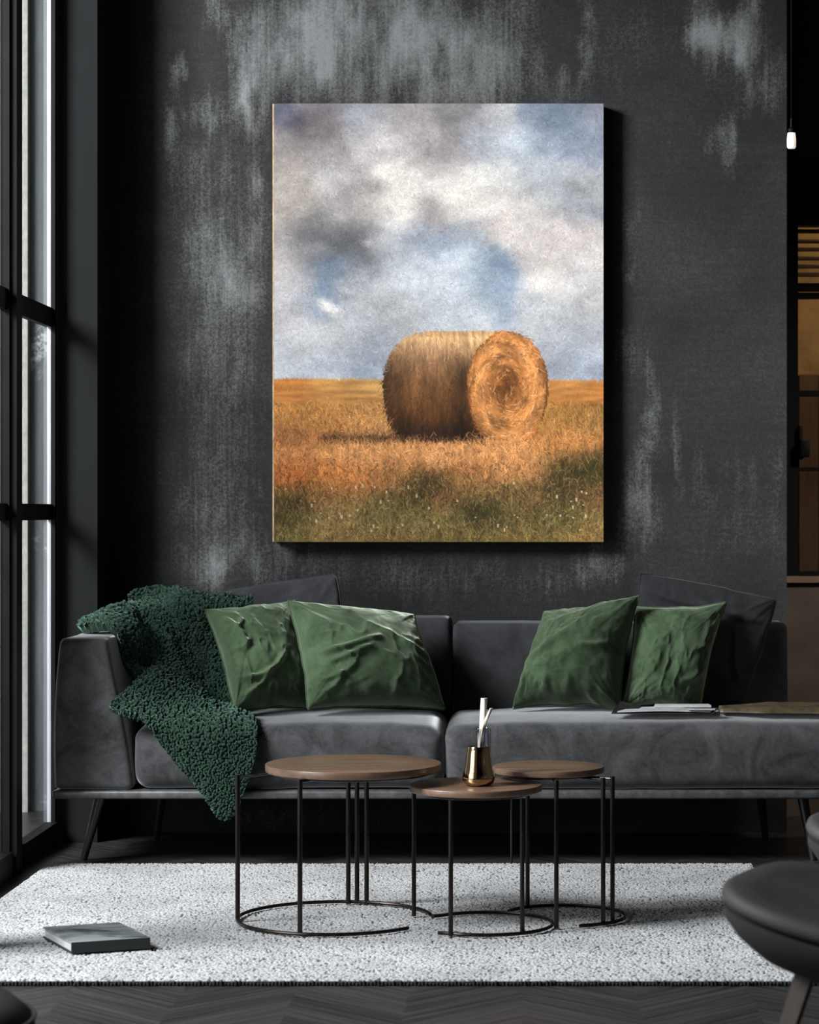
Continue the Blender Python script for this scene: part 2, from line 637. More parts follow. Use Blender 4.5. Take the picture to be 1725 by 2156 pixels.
M['pouf'] = plain('dark_brown_suede', (0.022, 0.020, 0.018), 0.8, 0, 0.25, 14, 0.2)
t = NT('lamp_opal_glass')
t.base((0.85, 0.82, 0.74))
n = t.noise(t.coord(), 50, 2)
t.p(Roughness=0.4, Emission_Color=(1.0, 0.93, 0.78, 1), Emission_Strength=t.ramp(n, 0.3, 0.7, 0.55, 0.85))
M['opal'] = t.m
t = NT('ochre_plaster')
n = t.noise(t.coord(), 5, 6, 0.65)
t.base(t.mix(t.ramp(n, 0.3, 0.7), (0.18, 0.11, 0.05), (0.42, 0.29, 0.14)))
t.p(Roughness=0.85)
M['ochre'] = t.m
M['dark_planks'] = wood('stained_wood_planks', (0.050, 0.026, 0.014), (0.12, 0.066, 0.038), (12, 12, 0.8), 0.6, 0, 2.5)
M['brown_concrete'] = plain('brown_rendered_plinth', (0.075, 0.062, 0.055), 0.85, 0, 0.25, 9, 0.3, 60)
M['sill'] = plain('pale_brown_sill', (0.16, 0.12, 0.09), 0.7, 0, 0.2, 20)
M['louvre'] = wood('limed_wood_louvre', (0.22, 0.15, 0.09), (0.5, 0.38, 0.26), (1, 9, 9), 0.6, 0, 4)

# ================================================================== the room
YW = 8.15                 # the plaster wall behind the sofa
XR = X(1657, YW)          # its free end
XL = -1.567               # window plane
H = 3.5
YB = -1.2                 # wall behind the camera


def structure(o):
    o['kind'] = 'structure'
    return o


structure(MB().box(-2.2, 3.4, YB - .2, 10.2, -0.12, 0).build('floor', M['floor'], smooth=False))
structure(MB().box(-1.75, 3.4, YB - .2, 10.2, H, H + 0.12).build('ceiling', M['ceiling'], smooth=False))

# plaster wall with its chalky limewash marks, and light painted in under the sofa
CH = [  # photo x, y, radius x, radius y, weight
    (620, 120, 75, 105, .62), (560, 60, 60, 60, .35), (520, 180, 34, 90, .5), (680, 90, 60, 90, .4), (770, 90, 90, 150, .5),
    (900, 90, 60, 140, .52), (960, 130, 90, 130, .5), (1060, 120, 60, 130, .36), (700, 20, 90, 50, .55), (525, 240, 28, 50, .42),
    (450, 20, 30, 40, .35), (375, 150, 12, 35, .4), (365, 260, 13, 70, .36), (430, 235, 40, 30, .33), (840, 30, 30, 110, .5),
    (540, 480, 30, 130, .25), (510, 600, 45, 55, .3), (450, 540, 70, 70, .2), (420, 400, 70, 80, .12), (540, 380, 12, 30, .25),
    (430, 1190, 60, 45, .42), (460, 1110, 90, 60, .2), (400, 1000, 80, 100, .12), (545, 1040, 9, 30, .28), (560, 1180, 80, 40, .22),
    (1235, 55, 15, 110, .42), (1190, 185, 40, 35, .3), (1130, 60, 30, 100, .15), (1478, 30, 26, 80, .6), (1525, 80, 50, 50, .7), (1575, 60, 26, 90, .6),
    (1510, 110, 30, 60, .3), (1625, 150, 30, 45, .3), (1600, 200, 60, 40, .2), (1540, 310, 16, 60, .36), (1510, 300, 14, 40, .2), (1330, 480, 25, 60, .16),
    (1325, 565, 45, 22, .2), (1320, 740, 20, 55, .3), (1365, 850, 15, 100, .36), (1362, 1000, 25, 110, .36), (1425, 930, 11, 90, .36),
    (1335, 1020, 30, 70, .25), (1490, 1010, 50, 80, .12), (1540, 1060, 60, 90, .09), (1600, 1080, 50, 110, .10), (1640, 1000, 14, 160, .12),
    (1000, 1230, 260, 36, .09), (850, 1200, 120, 30, .08), (1270, 1180, 60, 40, .28), (1340, 1100, 50, 50, .2), (1180, 1210, 80, 40, .10), (1480, 1160, 100, 50, .07),
    (450, 650, 110, 240, .13), (490, 900, 90, 240, .12), (440, 330, 100, 200, .12), (640, 1195, 240, 50, .13), (1000, 1210, 240, 40, .08), (540, 1720, 90, 30, .22), (660, 1710, 60, 30, .14), (800, 1710, 80, 30, .12), (1500, 1720, 120, 30, .06),  # chalky haze, then patches painting window light on the strip under the sofa
    (470, 700, 60, 120, .10), (1480, 460, 60, 60, .06), (1420, 250, 90, 60, .08), (1300, 120, 60, 80, .12), (1380, 60, 60, 60, .12)]
nu, nv = 300, 400
xs = np.linspace(XL - .03, XR, nu)
zs = np.linspace(0, H, nv)
GX, GZ = np.meshgrid(xs, zs)
PX = CX + GX * F / YW
PY = CY - (GZ - EYE) * F / YW
wx = PX + 40 * (fbm(PX / 60, PY / 90, 3) - .5) + 20 * (fbm(PX / 14, PY / 40, 8) - .5)
wy = PY + 90 * (fbm(PX / 22, PY / 120, 5) - .5)
chalk_and_light = np.zeros_like(PX)
for (cx, cy, rx, ry, k) in CH:
    q = ((wx - cx) / rx) ** 2 + ((wy - cy) / ry) ** 2
    chalk_and_light = np.maximum(chalk_and_light * 1.0, 0) + k * np.exp(-np.maximum(q, 0) ** 1.3 * 0.8)
mott = fbm(PX / 30, PY / 70, 21)
chalk_and_light = np.clip(chalk_and_light, 0, .95) * np.clip(0.35 + 1.5 * (mott - .2), 0.25, 1.3)
chalk_and_light += 0.03 * np.clip(fbm(PX / 80, PY / 160, 31) - .35, 0, 1)
Pts = np.stack([GX, np.full_like(GX, YW), GZ], -1)
wb = MB()
idx = np.arange(nu * nv).reshape(nv, nu)
wb.v = [tuple(p) for p in Pts.reshape(-1, 3).tolist()]
wb.f = np.stack([idx[:-1, :-1], idx[:-1, 1:], idx[1:, 1:], idx[1:, :-1]], -1).reshape(-1, 4).tolist()
x0, x1, y1 = XL - .03, XR, YW + .2
wb.add([(x0, YW, 0), (x1, YW, 0), (x1, YW, H), (x0, YW, H), (x0, y1, 0), (x1, y1, 0), (x1, y1, H), (x0, y1, H)],
       [(4, 7, 6, 5), (1, 5, 6, 2), (0, 3, 7, 4), (3, 2, 6, 7), (0, 4, 5, 1)])
me = bpy.data.meshes.new('wall_back')
me.from_pydata(wb.v, [], wb.f)
at = me.attributes.new('chalk_and_light', 'FLOAT', 'POINT')
cv = np.zeros(len(wb.v), np.float32)
cv[:nu * nv] = np.clip(chalk_and_light, 0, 1).ravel()
at.data.foreach_set('value', cv)
structure(link('wall_back', me, M['plaster'], smooth=False))

# window wall: head and sill strips, and windows between posts, running on past the camera
YP = 7.90                 # face of the pier in the corner
structure(MB().box(XL + .0077, X(205, YP), YP, YW - .001, 0, H).build('trim_1', M['slate_paint'], smooth=False))
structure(MB().box(XL - .12, XL + .007, YB, YW, 3.30, H).build('wall_left', M['dark_wall'], smooth=False))
structure(MB().box(3.2, 3.4, YB, 10.2, 0, H).build('wall_right', M['dark_wall'], smooth=False))
structure(MB().box(-1.7, 3.4, YB - .2, YB, 0, H).build('wall_front', M['dark_wall'], smooth=False))

edges = [7.88, 7.30, 5.9, 4.5, 3.1, 1.7, 0.3]
zb = (0.0, 0.085)
bars = [1.10, 1.743]
for i in range(len(edges) - 1):
    ya, yb = edges[i + 1], edges[i]
    m = MB()
    if i == 0:
        m.box(XL + .008, XL + .022, yb - .03, yb, 0, 3.30)                # jamb against the pier
    else:
        m.box(XL - .008, XL + .02, yb - .14, yb - .05, 0, 3.30)
    m.box(XL - .008, XL + .02, ya - .05, ya + .03, 0, 3.30)
    ylo, yhi = ya + .03, (yb - .03 if i == 0 else yb - .14)
    m.box(XL - .008, XL + .03, ylo, yhi, 0, 0.075)
    m.box(XL - .008, XL + .02, ylo, yhi, 3.23, 3.30)
    for zc in bars:
        hh = .026 if zc < 1.2 else .032
        m.box(XL - .008, XL + .012, ylo, yhi, zc - hh, zc + hh)
    wn_ = structure(m.build('window_%d' % (i + 1), M['black_steel'], smooth=False))
    MB().box(XL - .005, XL + .001, ylo, yhi, 0.075, 3.23).build('pane', M['glass'], wn_, smooth=False)
    if i == 0:
        MB().box(XL - .005, XL + .0076, yb - .024, yb, 0.0, 3.30).build('reveal', M['white_reveal'], wn_, smooth=False)
    # post between this window and the next
    structure(MB().box(XL - .008, XL + (0.04 if i == 0 else .03), ya - .13, ya - .05, 0, 3.30).build('trim_%d' % (i + 2), M['black_steel'], smooth=False))
structure(MB().box(XL - .10, XL, YB, 0.17, 0, 3.30).build('wall_camera_side', M['dark_wall'], smooth=False))
o = bpy.data.objects['wall_camera_side']
o.name = 'trim_9'

# what stands outside: a weathered concrete column and a pale wall behind it
structure(MB().box(-1.812, -1.60, 8.74, 9.0, -0.1, 4.6).build('wall_outside', M['concrete'], smooth=False))
structure(MB().box(-1.98, -1.8130, 8.70, 8.92, -0.1, 4.6).build('trim_12', M['pale_stone'], smooth=False))
structure(MB().box(-6.5, -1.60, 9.4, 9.6, -0.1, 5.0).build('wall_courtyard', M['pale_stone'], smooth=False))
structure(MB().box(-8.0, -2.2, -3, 9.6, -0.22, -0.1).build('floor_outside', M['pale_stone'], smooth=False))

# glazed partition beyond the wall's free end
YG = 8.62
g0, g1 = X(1640, YG), 2.6
zs_ = Zc(1213, YG)        # bottom of the steel
m = MB()
m.box(g0, X(1681, YG), YG, YG + .05, zs_, H)                        # stile
m.box(g0, g1, YG - .02, YG + .06, Zc(470, YG), Zc(345, YG) + .0)    # heavy head
for (a, b) in ((612, 596), (628, 616), (834, 822), (992, 984), (1214, 1203)):
    m.box(X(1681, YG), g1, YG, YG + .05, Zc(a, YG), Zc(b, YG))
m.box(X(1681, YG) + .42, X(1681, YG) + .47, YG + .002, YG + .048, zs_, Zc(470, YG))
w7 = structure(m.build('window_7', M['black_steel'], smooth=False))
MB().box(X(1681, YG), g1, YG + .021, YG + .027, zs_, Zc(470, YG)).build('pane', M['glass'], w7, smooth=False)
m = MB()
m.bbox(X(1681, YG) + .001, X(1690, YG), YG - .018, YG - .002, Zc(968, YG), Zc(897, YG), .003)
m.bbox(X(1683, YG), X(1703, YG), YG - .04, YG - .016, Zc(963, YG), Zc(928, YG), .004)
m.build('latch', M['black_steel'], w7)
structure(MB().box(g0 - .02, g1, YG - .03, YG + .12, 0, Zc(1226, YG) - .001).build('wall_plinth', M['brown_concrete'], smooth=False))
structure(MB().box(g0 - .02, g1, YG - .045, YG + .13, Zc(1226, YG), zs_ - .0005).build('trim_10', M['sill'], smooth=False))
structure(MB().box(g0 - .02, g1, YG + .002, YG + .10, Zc(345, YG) + .0005, H).build('wall_above', M['ceiling'], smooth=False))
structure(MB().box(g1, 3.2, YG, YG + .15, 0, H).build('wall_side', M['dark_wall'], smooth=False))
structure(MB().box(g0 - .5, 3.2, 9.7, 9.85, 0, H).build('wall_far', M['ochre'], smooth=False))
m = MB()
for i in range(30):
    x = 0.7 + i * .085
    m.bbox(x, x + .082, 9.66, 9.699, 0, 1.66, .004, 1)
structure(m.build('trim_11', M['dark_planks'], smooth=False))
structure(MB().box(.55, .6, 8.35, 9.7, 0, H).build('wall_inner', M['dark_wall'], smooth=False))
# louvred blind behind the top light
bl = thing('louvre_blind', (1.3, YG + .12, Zc(592, YG)), 'pale wooden louvre blind behind the topmost panes of the black steel partition', 'blind')
m = MB()
for py in (486, 507, 524, 543, 560, 577):
    z = Zc(py, YG + .12)
    vs = [(x, y, z + dz) for x in (X(1681, YG) - .02, g1 - .05) for (y, dz) in ((YG + .10, -.008), (YG + .135, .008), (YG + .138, .004), (YG + .103, -.012))]
    m.add(vs, [(0, 1, 2, 3), (7, 6, 5, 4), (0, 4, 5, 1), (1, 5, 6, 2), (2, 6, 7, 3), (3, 7, 4, 0)])
m.build('slats', M['louvre'], bl, smooth=False)
MB().box(X(1681, YG) - .02, g1 - .05, YG + .095, YG + .14, Zc(478, YG + .12), Zc(468, YG + .12)).build('headrail', M['louvre'], bl, smooth=False)

# small opal pendant by the wall's free end
YL = 8.0
lx = X(1667, YL)
zt, zl = Zc(280, YL), Zc(313, YL)
pd = thing('pendant_lamp', (lx, YL, zl), 'tiny white glass pendant lamp on a black cord by the plaster wall end', 'lamp')
MB().lathe([(.004, 0), (.012, .001), (.015, .006), (.0155, (zt - zl) * .6), (.013, zt - zl)], (lx, YL, zl), 24).build('lamp_shade', M['opal'], pd)
MB().lathe([(.013, 0), (.013, .012), (.005, .02), (.004, .05)], (lx, YL, zt), 20).build('lamp_holder', M['black_steel'], pd)
MB().tube([(lx, YL, zt + .04), (lx, YL, H)], .0022, 8).build('cord', M['black_steel'], pd)

# ================================================================== the painting
PW, PH = 560, 742
k = 697.0 / PW
uu, vv = np.meshgrid((np.arange(PW) + .5) * k, (np.arange(PH) + .5) * k)
rng = np.random.RandomState(4)
SKY = [(590,230,82,86,104),(650,255,108,100,105),(680,275,98,88,88),(750,240,130,132,140),(850,230,136,131,131),(950,235,120,118,118),(985,245,104,102,105),
(1050,235,152,152,154),(1150,250,105,115,131),(1180,265,94,107,126),(1250,235,108,112,125),(600,300,125,118,118),(680,320,130,126,125),(780,290,167,161,161),(880,290,161,155,154),
(940,325,138,129,131),(910,350,150,143,143),(1010,300,145,150,158),(1100,290,142,150,160),(1200,300,120,128,143),(1260,320,108,116,132),(600,370,142,134,128),(700,390,170,165,165),
(740,410,150,143,142),(760,430,134,129,129),(850,390,202,194,186),(950,390,207,200,191),(1030,390,182,180,178),(1120,380,146,151,156),(1250,390,140,141,142),(600,450,152,143,135),
(700,460,146,142,139),(800,440,198,192,184),(850,450,218,208,197),(920,455,148,139,138),(1000,440,197,187,179),(1100,440,166,161,157),(1250,430,124,128,136),(600,500,140,136,136),
(690,500,104,103,106),(720,510,98,98,101),(780,545,105,105,110),(640,520,112,111,115),(590,560,178,171,170),(620,590,180,174,173),(820,500,172,174,178),(900,495,150,155,163),
(925,510,114,129,151),(990,495,140,148,160),(880,520,135,145,160),(1060,480,178,167,161),(1130,520,166,158,155),(1220,500,182,172,167),(1260,520,172,165,162),(670,580,112,128,149),
(700,575,118,133,154),(655,600,118,134,152),(760,590,162,167,174),(850,560,177,182,188),(950,560,182,188,194),(1040,570,114,130,149),(1070,590,112,128,149),(1010,590,138,149,161),
(1150,570,194,186,180),(1220,580,166,163,162),(600,650,160,158,160),(780,640,167,168,172),(900,620,177,182,188),(960,640,166,173,181),(1060,640,124,138,155),(1130,640,166,167,169),
(1250,630,160,158,158),(600,720,165,165,168),(700,720,160,162,166),(760,700,150,154,160),(850,680,150,150,153),(1000,680,166,169,173),(1100,680,161,163,167),(1200,690,140,142,146),
(1260,700,150,152,157),(600,780,165,170,178),(700,770,155,163,175),(780,750,140,148,162),(1180,740,130,135,146),(1220,770,150,160,173),(1265,785,105,108,125),(1260,740,132,137,147),(1170,700,150,152,156),(850,640,176,180,184)]
FIELD = [(590,805,186,110,44),(700,800,197,140,70),(780,800,192,142,76),(1200,805,183,118,55),(1250,815,176,106,45),(620,830,160,100,43),(720,835,168,113,54),(1200,840,162,102,44),
(600,870,182,120,55),(700,880,163,108,50),(780,870,172,116,60),(1200,880,146,98,40),(1240,888,124,88,40),(600,920,146,88,45),(720,900,165,105,50),(780,905,176,120,65),(1220,920,166,105,50),
(600,960,178,112,60),(750,960,194,128,72),(900,960,194,128,72),(1050,960,188,122,66),(1200,950,172,106,50),(600,1010,166,85,34),(720,1010,184,107,50),(850,1010,166,105,55),(1000,1010,150,95,50),
(1120,990,172,112,60),(1200,990,80,62,30),(1255,985,74,60,29),(600,1060,82,68,30),(650,1050,122,76,35),(720,1060,132,92,46),(880,1030,74,61,34),(920,1050,110,70,40),(1000,1050,104,80,40),
(1100,1050,120,85,45),(1180,1030,66,48,25),(1240,1040,112,76,40),(600,1090,72,63,30),(700,1090,116,96,56),(800,1090,100,86,46),(900,1090,112,97,52),(1010,1080,60,56,29),(1100,1090,90,76,36),
(1200,1090,84,74,36),(600,1130,96,82,42),(700,1130,122,98,52),(800,1130,116,92,47),(950,1130,106,87,42),(1100,1130,106,87,42),(1250,1130,122,93,47)]


def rbf(pts, x, y, sig, asp=1.0):
    num = np.zeros(x.shape + (3,))
    den = np.full(x.shape, 1e-9)
    for (a, b, r, g, bl_) in pts:
        wgt = np.exp(-((x - a) ** 2 + ((y - b) * asp) ** 2) / (2 * sig * sig)) + 1e-7
        num += wgt[..., None] * np.array([r, g, bl_], float)
        den += wgt
    return num / den[..., None]


fx, fy = uu + 575, vv + 218
dx = 90 * (fbm(fx / 80, fy / 60, 41, 6, .62) - .5)
dy = 70 * (fbm(fx / 80, fy / 60, 52, 6, .62) - .5)
img = rbf(SKY, fx + dx, fy + dy, 27)
lum = img.mean(-1, keepdims=True)
img = (lum + (img - lum) * .82) * 1.06
cl = fbm(fx / 90, fy / 50, 61, 6, .58) - .5
img += (cl * 60)[..., None] + ((fbm(fx / 26, fy / 20, 67, 4) - .5) * 26)[..., None]
q = ((fx - 694 - 12 * (fbm(fx / 12, fy / 12, 5) - .5)) / 27) ** 2 + ((fy - 647 - .35 * (fx - 694) - 14 * (fbm(fx / 10, fy / 10, 9) - .5)) / 15) ** 2
img += (np.exp(-q ** 1.5) * 1.0)[..., None] * (np.array([226, 221, 216]) - img)
hor = 794 + (fx - 575) * .006 + 5 * (fbm(fx / 6, fx * 0 + 1, 3) - .5)
fm = np.clip((fy - hor) / 5, 0, 1)
fimg = rbf(FIELD, fx + 20 * (fbm(fx / 30, fy / 12, 71) - .5), fy + 16 * (fbm(fx / 20, fy / 12, 75) - .5), 30, 1.6)
lum = fimg.mean(-1, keepdims=True)
fimg = (lum + (fimg - lum) * .86) * 1.04
nearf = np.clip((fy - 850) / 90, 0, 1)
fimg *= (1 + .55 * nearf * (fbm(fx / 5, fy / 24, 81, 4) - .5) + .5 * (1 - nearf) * (fbm(fx / 46, fy / 7, 83, 4) - .5))[..., None]
for (bx_, by_, brx, bry, bk_) in ((1215, 985, 60, 26, .7), (1255, 1010, 40, 40, .7), (885, 1030, 30, 34, .65), (625, 1062, 26, 26, .7), (1010, 1082, 26, 26, .75), (930, 1020, 40, 18, .4), (1090, 1050, 40, 24, .45), (1180, 1045, 34, 40, .55), (590, 1090, 40, 30, .5), (860, 1065, 60, 14, .4)):
    qq = ((fx - bx_ + 40 * (fbm(fx / 14, fy / 14, 101) - .5)) / brx) ** 2 + ((fy - by_ + 40 * (fbm(fx / 10, fy / 16, 103) - .5)) / bry) ** 2
    fimg += (bk_ * np.exp(-qq) * np.clip(.3 + 1.4 * fbm(fx / 5, fy / 8, 107, 3), 0, 1))[..., None] * (np.array([46, 42, 20]) - fimg)
img = img * (1 - fm[..., None]) + fimg * fm[..., None]
# cast shadow painted in the picture's own field
shq = np.clip(1 - np.abs((fy - 926 - 4 * (fbm(fx / 14, fy / 9, 2) - .5)) / 10) ** 3, 0, 1) * np.clip((fx - 640 - 40 * fbm(fx / 8, fy / 4, 6)) / 30, 0, 1) * (fx < 1000)
shq *= np.clip(.55 + .9 * (fbm(fx / 9, fy / 8, 12) - .25), 0, 1)
img += (shq * .92)[..., None] * (np.array([44, 27, 20]) - img)
# the bale
rag = 7 * (fbm(fx / 4, fy / 4, 90, 3) - .5)
body = ((((fx - 892) / (87 + rag)) ** 2 + ((fy - 812) / (np.where(fy > 812, 150, 113) + rag)) ** 2) < 1) & (fy < 924 + rag * .5) | ((fx > 892) & (fx < 1068) & (fy > 697 + rag * .5 + np.clip(900 - fx, 0, 60) * .1) & (fy < 926 + rag * .4))
tb = np.interp(fy, [697, 712, 728, 760, 800, 840, 880, 905, 928], range(9))
pal = np.array([[176, 132, 88], [208, 168, 120], [176, 138, 100], [138, 102, 72], [116, 80, 50], [104, 68, 38], [78, 48, 26], [50, 31, 20], [36, 23, 16]], float)
bi = np.stack([np.interp(tb, range(9), pal[:, c_]) for c_ in range(3)], -1)
edge = np.clip(1 - (fx - 806) / 60, 0, 1)
bi *= (1 - .42 * edge * np.clip((fy - 730) / 60, 0, 1))[..., None]
bi *= (1 - .42 * np.clip(1 - np.abs(fx - 972) / 30, 0, 1) * np.clip((fy - 740) / 40, 0, 1))[..., None]
bi *= (1 + .55 * (fbm(fx / 4, fy / 26, 95, 4) - .5) + .3 * (fbm(fx / 16, fy / 80, 97, 2) - .5))[..., None]
img = np.where(body[..., None], bi, img)
ex, ey = (fx - 1069) / (86 + rag), (fy - 812) / (np.where(fy > 812, 138, 115) + rag)
rr = np.sqrt(ex ** 2 + ey ** 2)
ang = np.arctan2(ey, ex)
face = (rr < 1) & (fy < 926 + rag)
fc = np.stack([np.interp(rr, [0, .12, .3, .5, .75, .92, 1], a_) for a_ in ([88, 110, 140, 172, 188, 176, 146], [50, 66, 88, 112, 126, 114, 86], [24, 32, 46, 62, 72, 62, 42])], -1)
sw = fbm(rr * 9 + ang * .5, ang * 2.2 + rr * 2, 33, 4)
fc *= (1 + .9 * (sw - .5))[..., None]
fc *= (1 - .28 * np.clip((ey - .35) * 1.6, 0, 1) * np.clip(.6 - ex, 0, 1) - .15 * np.clip(ex - .6, 0, 1))[..., None]
fc *= (1 - .3 * np.clip((ex - .75) * 3, 0, 1))[..., None]
img = np.where(face[..., None], fc, img)
fly = 1 - np.clip((fx - 830) / 8, 0, 1) * np.clip((1150 - fx) / 8, 0, 1) * np.clip(1 - np.abs((fy - 921) / 12) ** 2, 0, 1) * .0
basei = np.clip(img, 8, 250).copy()
out = basei.copy()


def strokes(n, region, length, dirf, jit, alpha, wide=0, blend=0.0, tint=None, seed=0):
    r = np.random.RandomState(seed)
    x = r.uniform(0, PW, n * 3)
    y = r.uniform(0, PH, n * 3)
    ok = region[y.astype(int), x.astype(int)]
    x, y = x[ok][:n], y[ok][:n]
    c_ = basei[y.astype(int), x.astype(int)] * (1 + r.normal(0, jit, len(x)))[:, None]
    if tint is not None:
        c_ = c_ * (1 - blend) + np.array(tint) * blend * (.7 + .5 * r.rand(len(x)))[:, None]
    a_ = dirf(x, y, r)
    curl = r.normal(0, .09, len(x))
    L = (length * (.5 + r.rand(len(x)))).astype(int)
    for s_ in range(int(length * 1.5)):
        liv = s_ < L
        xi, yi = x.astype(int), y.astype(int)
        liv &= (xi >= 0) & (xi < PW - 1) & (yi >= 0) & (yi < PH)
        al = alpha * np.sin(np.pi * np.minimum((s_ + 1.5) / (L + 2), 1))
        for ww in range(wide + 1):
            out[yi[liv], xi[liv] + (ww if xi is not None else 0)] = out[yi[liv], xi[liv] + ww] * (1 - al[liv, None]) + c_[liv] * al[liv, None]
        x = x + np.cos(a_)
        y = y + np.sin(a_)
        a_ = a_ + curl
    np.clip(out, 6, 252, out)


sky_m = (fm < .5) & ~body & ~face
grass_m = (fm >= .5) & ~body & ~face
hb = np.clip((vv - 576) / 346, 0, 1)
near_m = grass_m & (vv > 640)
strokes(52000, sky_m, 7, lambda x, y, r: np.where(r.rand(len(x)) < .5, .8, 2.35) + r.normal(0, .5, len(x)), .13, .55, 0, seed=1)
strokes(9000, grass_m & ~near_m, 7, lambda x, y, r: -.5 + r.normal(0, .7, len(x)), .12, .5, 0, seed=2)
strokes(26000, near_m, 13, lambda x, y, r: -1.57 + r.normal(0, .5, len(x)), .26, .72, 0, seed=3)
strokes(2600, near_m, 15, lambda x, y, r: -1.57 + r.normal(0, .35, len(x)), .2, .7, 0, .45, (228, 176, 112), seed=4)
strokes(900, grass_m & (vv > 790), 12, lambda x, y, r: -1.57 + r.normal(0, .5, len(x)), .2, .75, 0, .55, (205, 188, 130), seed=5)
strokes(2200, grass_m & (vv > 760), 8, lambda x, y, r: -1.57 + r.normal(0, .8, len(x)), .2, .7, 1, .5, (40, 40, 18), seed=6)
strokes(12000, body & ~face, 11, lambda x, y, r: 1.75 + r.normal(0, .35, len(x)) - .5 * (x * k + 575 - 900) / 100, .2, .55, 0, seed=7)
strokes(700, body & ~face, 13, lambda x, y, r: 1.7 + r.normal(0, .6, len(x)), .2, .5, 0, .35, (196, 146, 96), seed=8)
strokes(9000, face, 9, lambda x, y, r: np.arctan2((y * k + 218 - 812) / 115, (x * k + 575 - 1069) / 86) + 1.57 + r.normal(0, .4, len(x)), .26, .7, 0, seed=9)
strokes(1500, face, 10, lambda x, y, r: np.arctan2((y * k + 218 - 812) / 115, (x * k + 575 - 1069) / 86) + 1.57 + r.normal(0, .45, len(x)), .15, .8, 0, .6, (250, 210, 150), seed=10)
strokes(900, face, 9, lambda x, y, r: np.arctan2((y * k + 218 - 812) / 115, (x * k + 575 - 1069) / 86) + 1.57 + r.normal(0, .6, len(x)), .15, .7, 0, .6, (80, 42, 16), seed=12)
foot = (np.abs(fy - 924) < 9) & (fx > 800) & (fx < 1160)
basei[foot] = [190, 130, 76]
strokes(420, foot, 16, lambda x, y, r: -1.57 + r.normal(0, .5, len(x)), .2, .7, 0, seed=11)
# seed heads
for _ in range(46):
    cx_, cy_ = rng.randint(20, PW - 20), rng.randint(int(800 / k), PH - 15)
    s_ = rng.randint(1, 4)
    out[cy_ - s_:cy_ + s_, cx_ - 1:cx_ + 2] = out[cy_ - s_:cy_ + s_, cx_ - 1:cx_ + 2] * .35 + np.array([222, 200, 160]) * .65

YF = 8.085                 # face of the canvas
cxl, cxr = X(577, YF), X(1271, YF)
czt, czb = Zc(218, YF), Zc(1141, YF)
px_ = np.linspace(cxl, cxr, PW)
pz_ = np.linspace(czt, czb, PH)
A, B = np.meshgrid(px_, pz_)
G = np.stack([A, np.full_like(A, YF), B], -1)
me = grid_mesh('canvas_face', G)
ca = me.color_attributes.new('paint', 'FLOAT_COLOR', 'POINT')
PAINT_GAIN = 1.0
rgba = np.ones((PH * PW, 4), np.float32)
rgba[:, :3] = np.clip(lin(out).reshape(-1, 3) * PAINT_GAIN, 0, .97)
ca.data.foreach_set('color', rgba.ravel())
pt = thing('canvas_painting', ((cxl + cxr) / 2, 8.12, czb), 'large unframed canvas painting of a round hay bale hung on the plaster wall', 'painting')
link('picture', me, M['canvas'], pt)
m = MB()
m.box(cxl, cxr, YF + .0006, 8.148, czb, czt)
m.build('canvas_wrap', M['stretcher'], pt, smooth=False)
MB().box(X(574, YF), cxl - .0002, YF + .001, 8.148, czb + .001, czt - .001).build('wooden_edge', M['stretcher'], pt, smooth=False)

# ================================================================== the sofa
ZS = 0.45
sofa = thing('sofa', (0, 7.7, 0), 'long charcoal velvet sofa with one boxy arm, standing against the plaster wall', 'sofa')
SF = 7.40
xa0, xa1 = X(114, SF), X(279, SF)


def soft(p, amp, seed, sc_=6.0):
    d = np.stack([fbm(p[:, 0] * sc_ + p[:, 1] * 3.1, p[:, 2] * sc_ + p[:, 1] * sc_, seed) - .5,
                  fbm(p[:, 0] * sc_, p[:, 2] * sc_ + p[:, 1], seed + 3) - .5,
                  fbm(p[:, 0] * sc_, p[:, 1] * sc_ + p[:, 2], seed + 6) - .5], -1)
    return p + amp * d


def arm_fn(p, q):
    t_ = np.clip((p[:, 2] - .236) / .47, 0, 1)
    fx_ = (p[:, 0] - xa0) / (xa1 - xa0)
    left = xa0 + .016 * t_ ** 2 - .006 * np.sin(t_ * 3.14)
    right = xa1 - (xa1 - X(222, SF)) * t_ ** 1.15
    p = p.copy()
    p[:, 0] = left + (right - left) * fx_
    return soft(p, .006, 3)


rounded(xa0, xa1 + .004, SF, 7.87, .234, .706, .022, (18, 26, 30), arm_fn).build('armrest', M['sofa'], sofa)
pipe = []
for t_ in np.linspace(0, 1, 24):
    z = .240 + .452 * t_
    pipe.append((xa0 + .016 * t_ ** 2 - .006 * math.sin(t_ * 3.14) + .005, SF + .006, z))
pipe.append((X(132, SF), SF + .007, .702))
MB().tube(pipe, .0035, 8).build('piping', M['piping'], sofa)

xs0, xm, xs1 = xa1 + .003, X(936, SF), 1.28


def seat_fn(seed):
    def fn(p, q):
        p = p.copy()
        top = np.clip((p[:, 2] - .30) / .15, 0, 1)
        cen = (1 - np.clip(np.abs(q[:, 0]), 0, 1) ** 4)
        p[:, 2] += top * (.004 * cen - .006 * (1 - cen))
        fr_ = np.clip((SF + .2 - p[:, 1]) / .2, 0, 1)
        p[:, 2] -= top * .022 * fr_ ** 1.6
        p[:, 1] -= .008 * np.clip(1 - ((p[:, 2] - .35) / .12) ** 2, 0, 1) * (q[:, 1] < -.5)
        return soft(p, .010, seed, 5)
    return fn


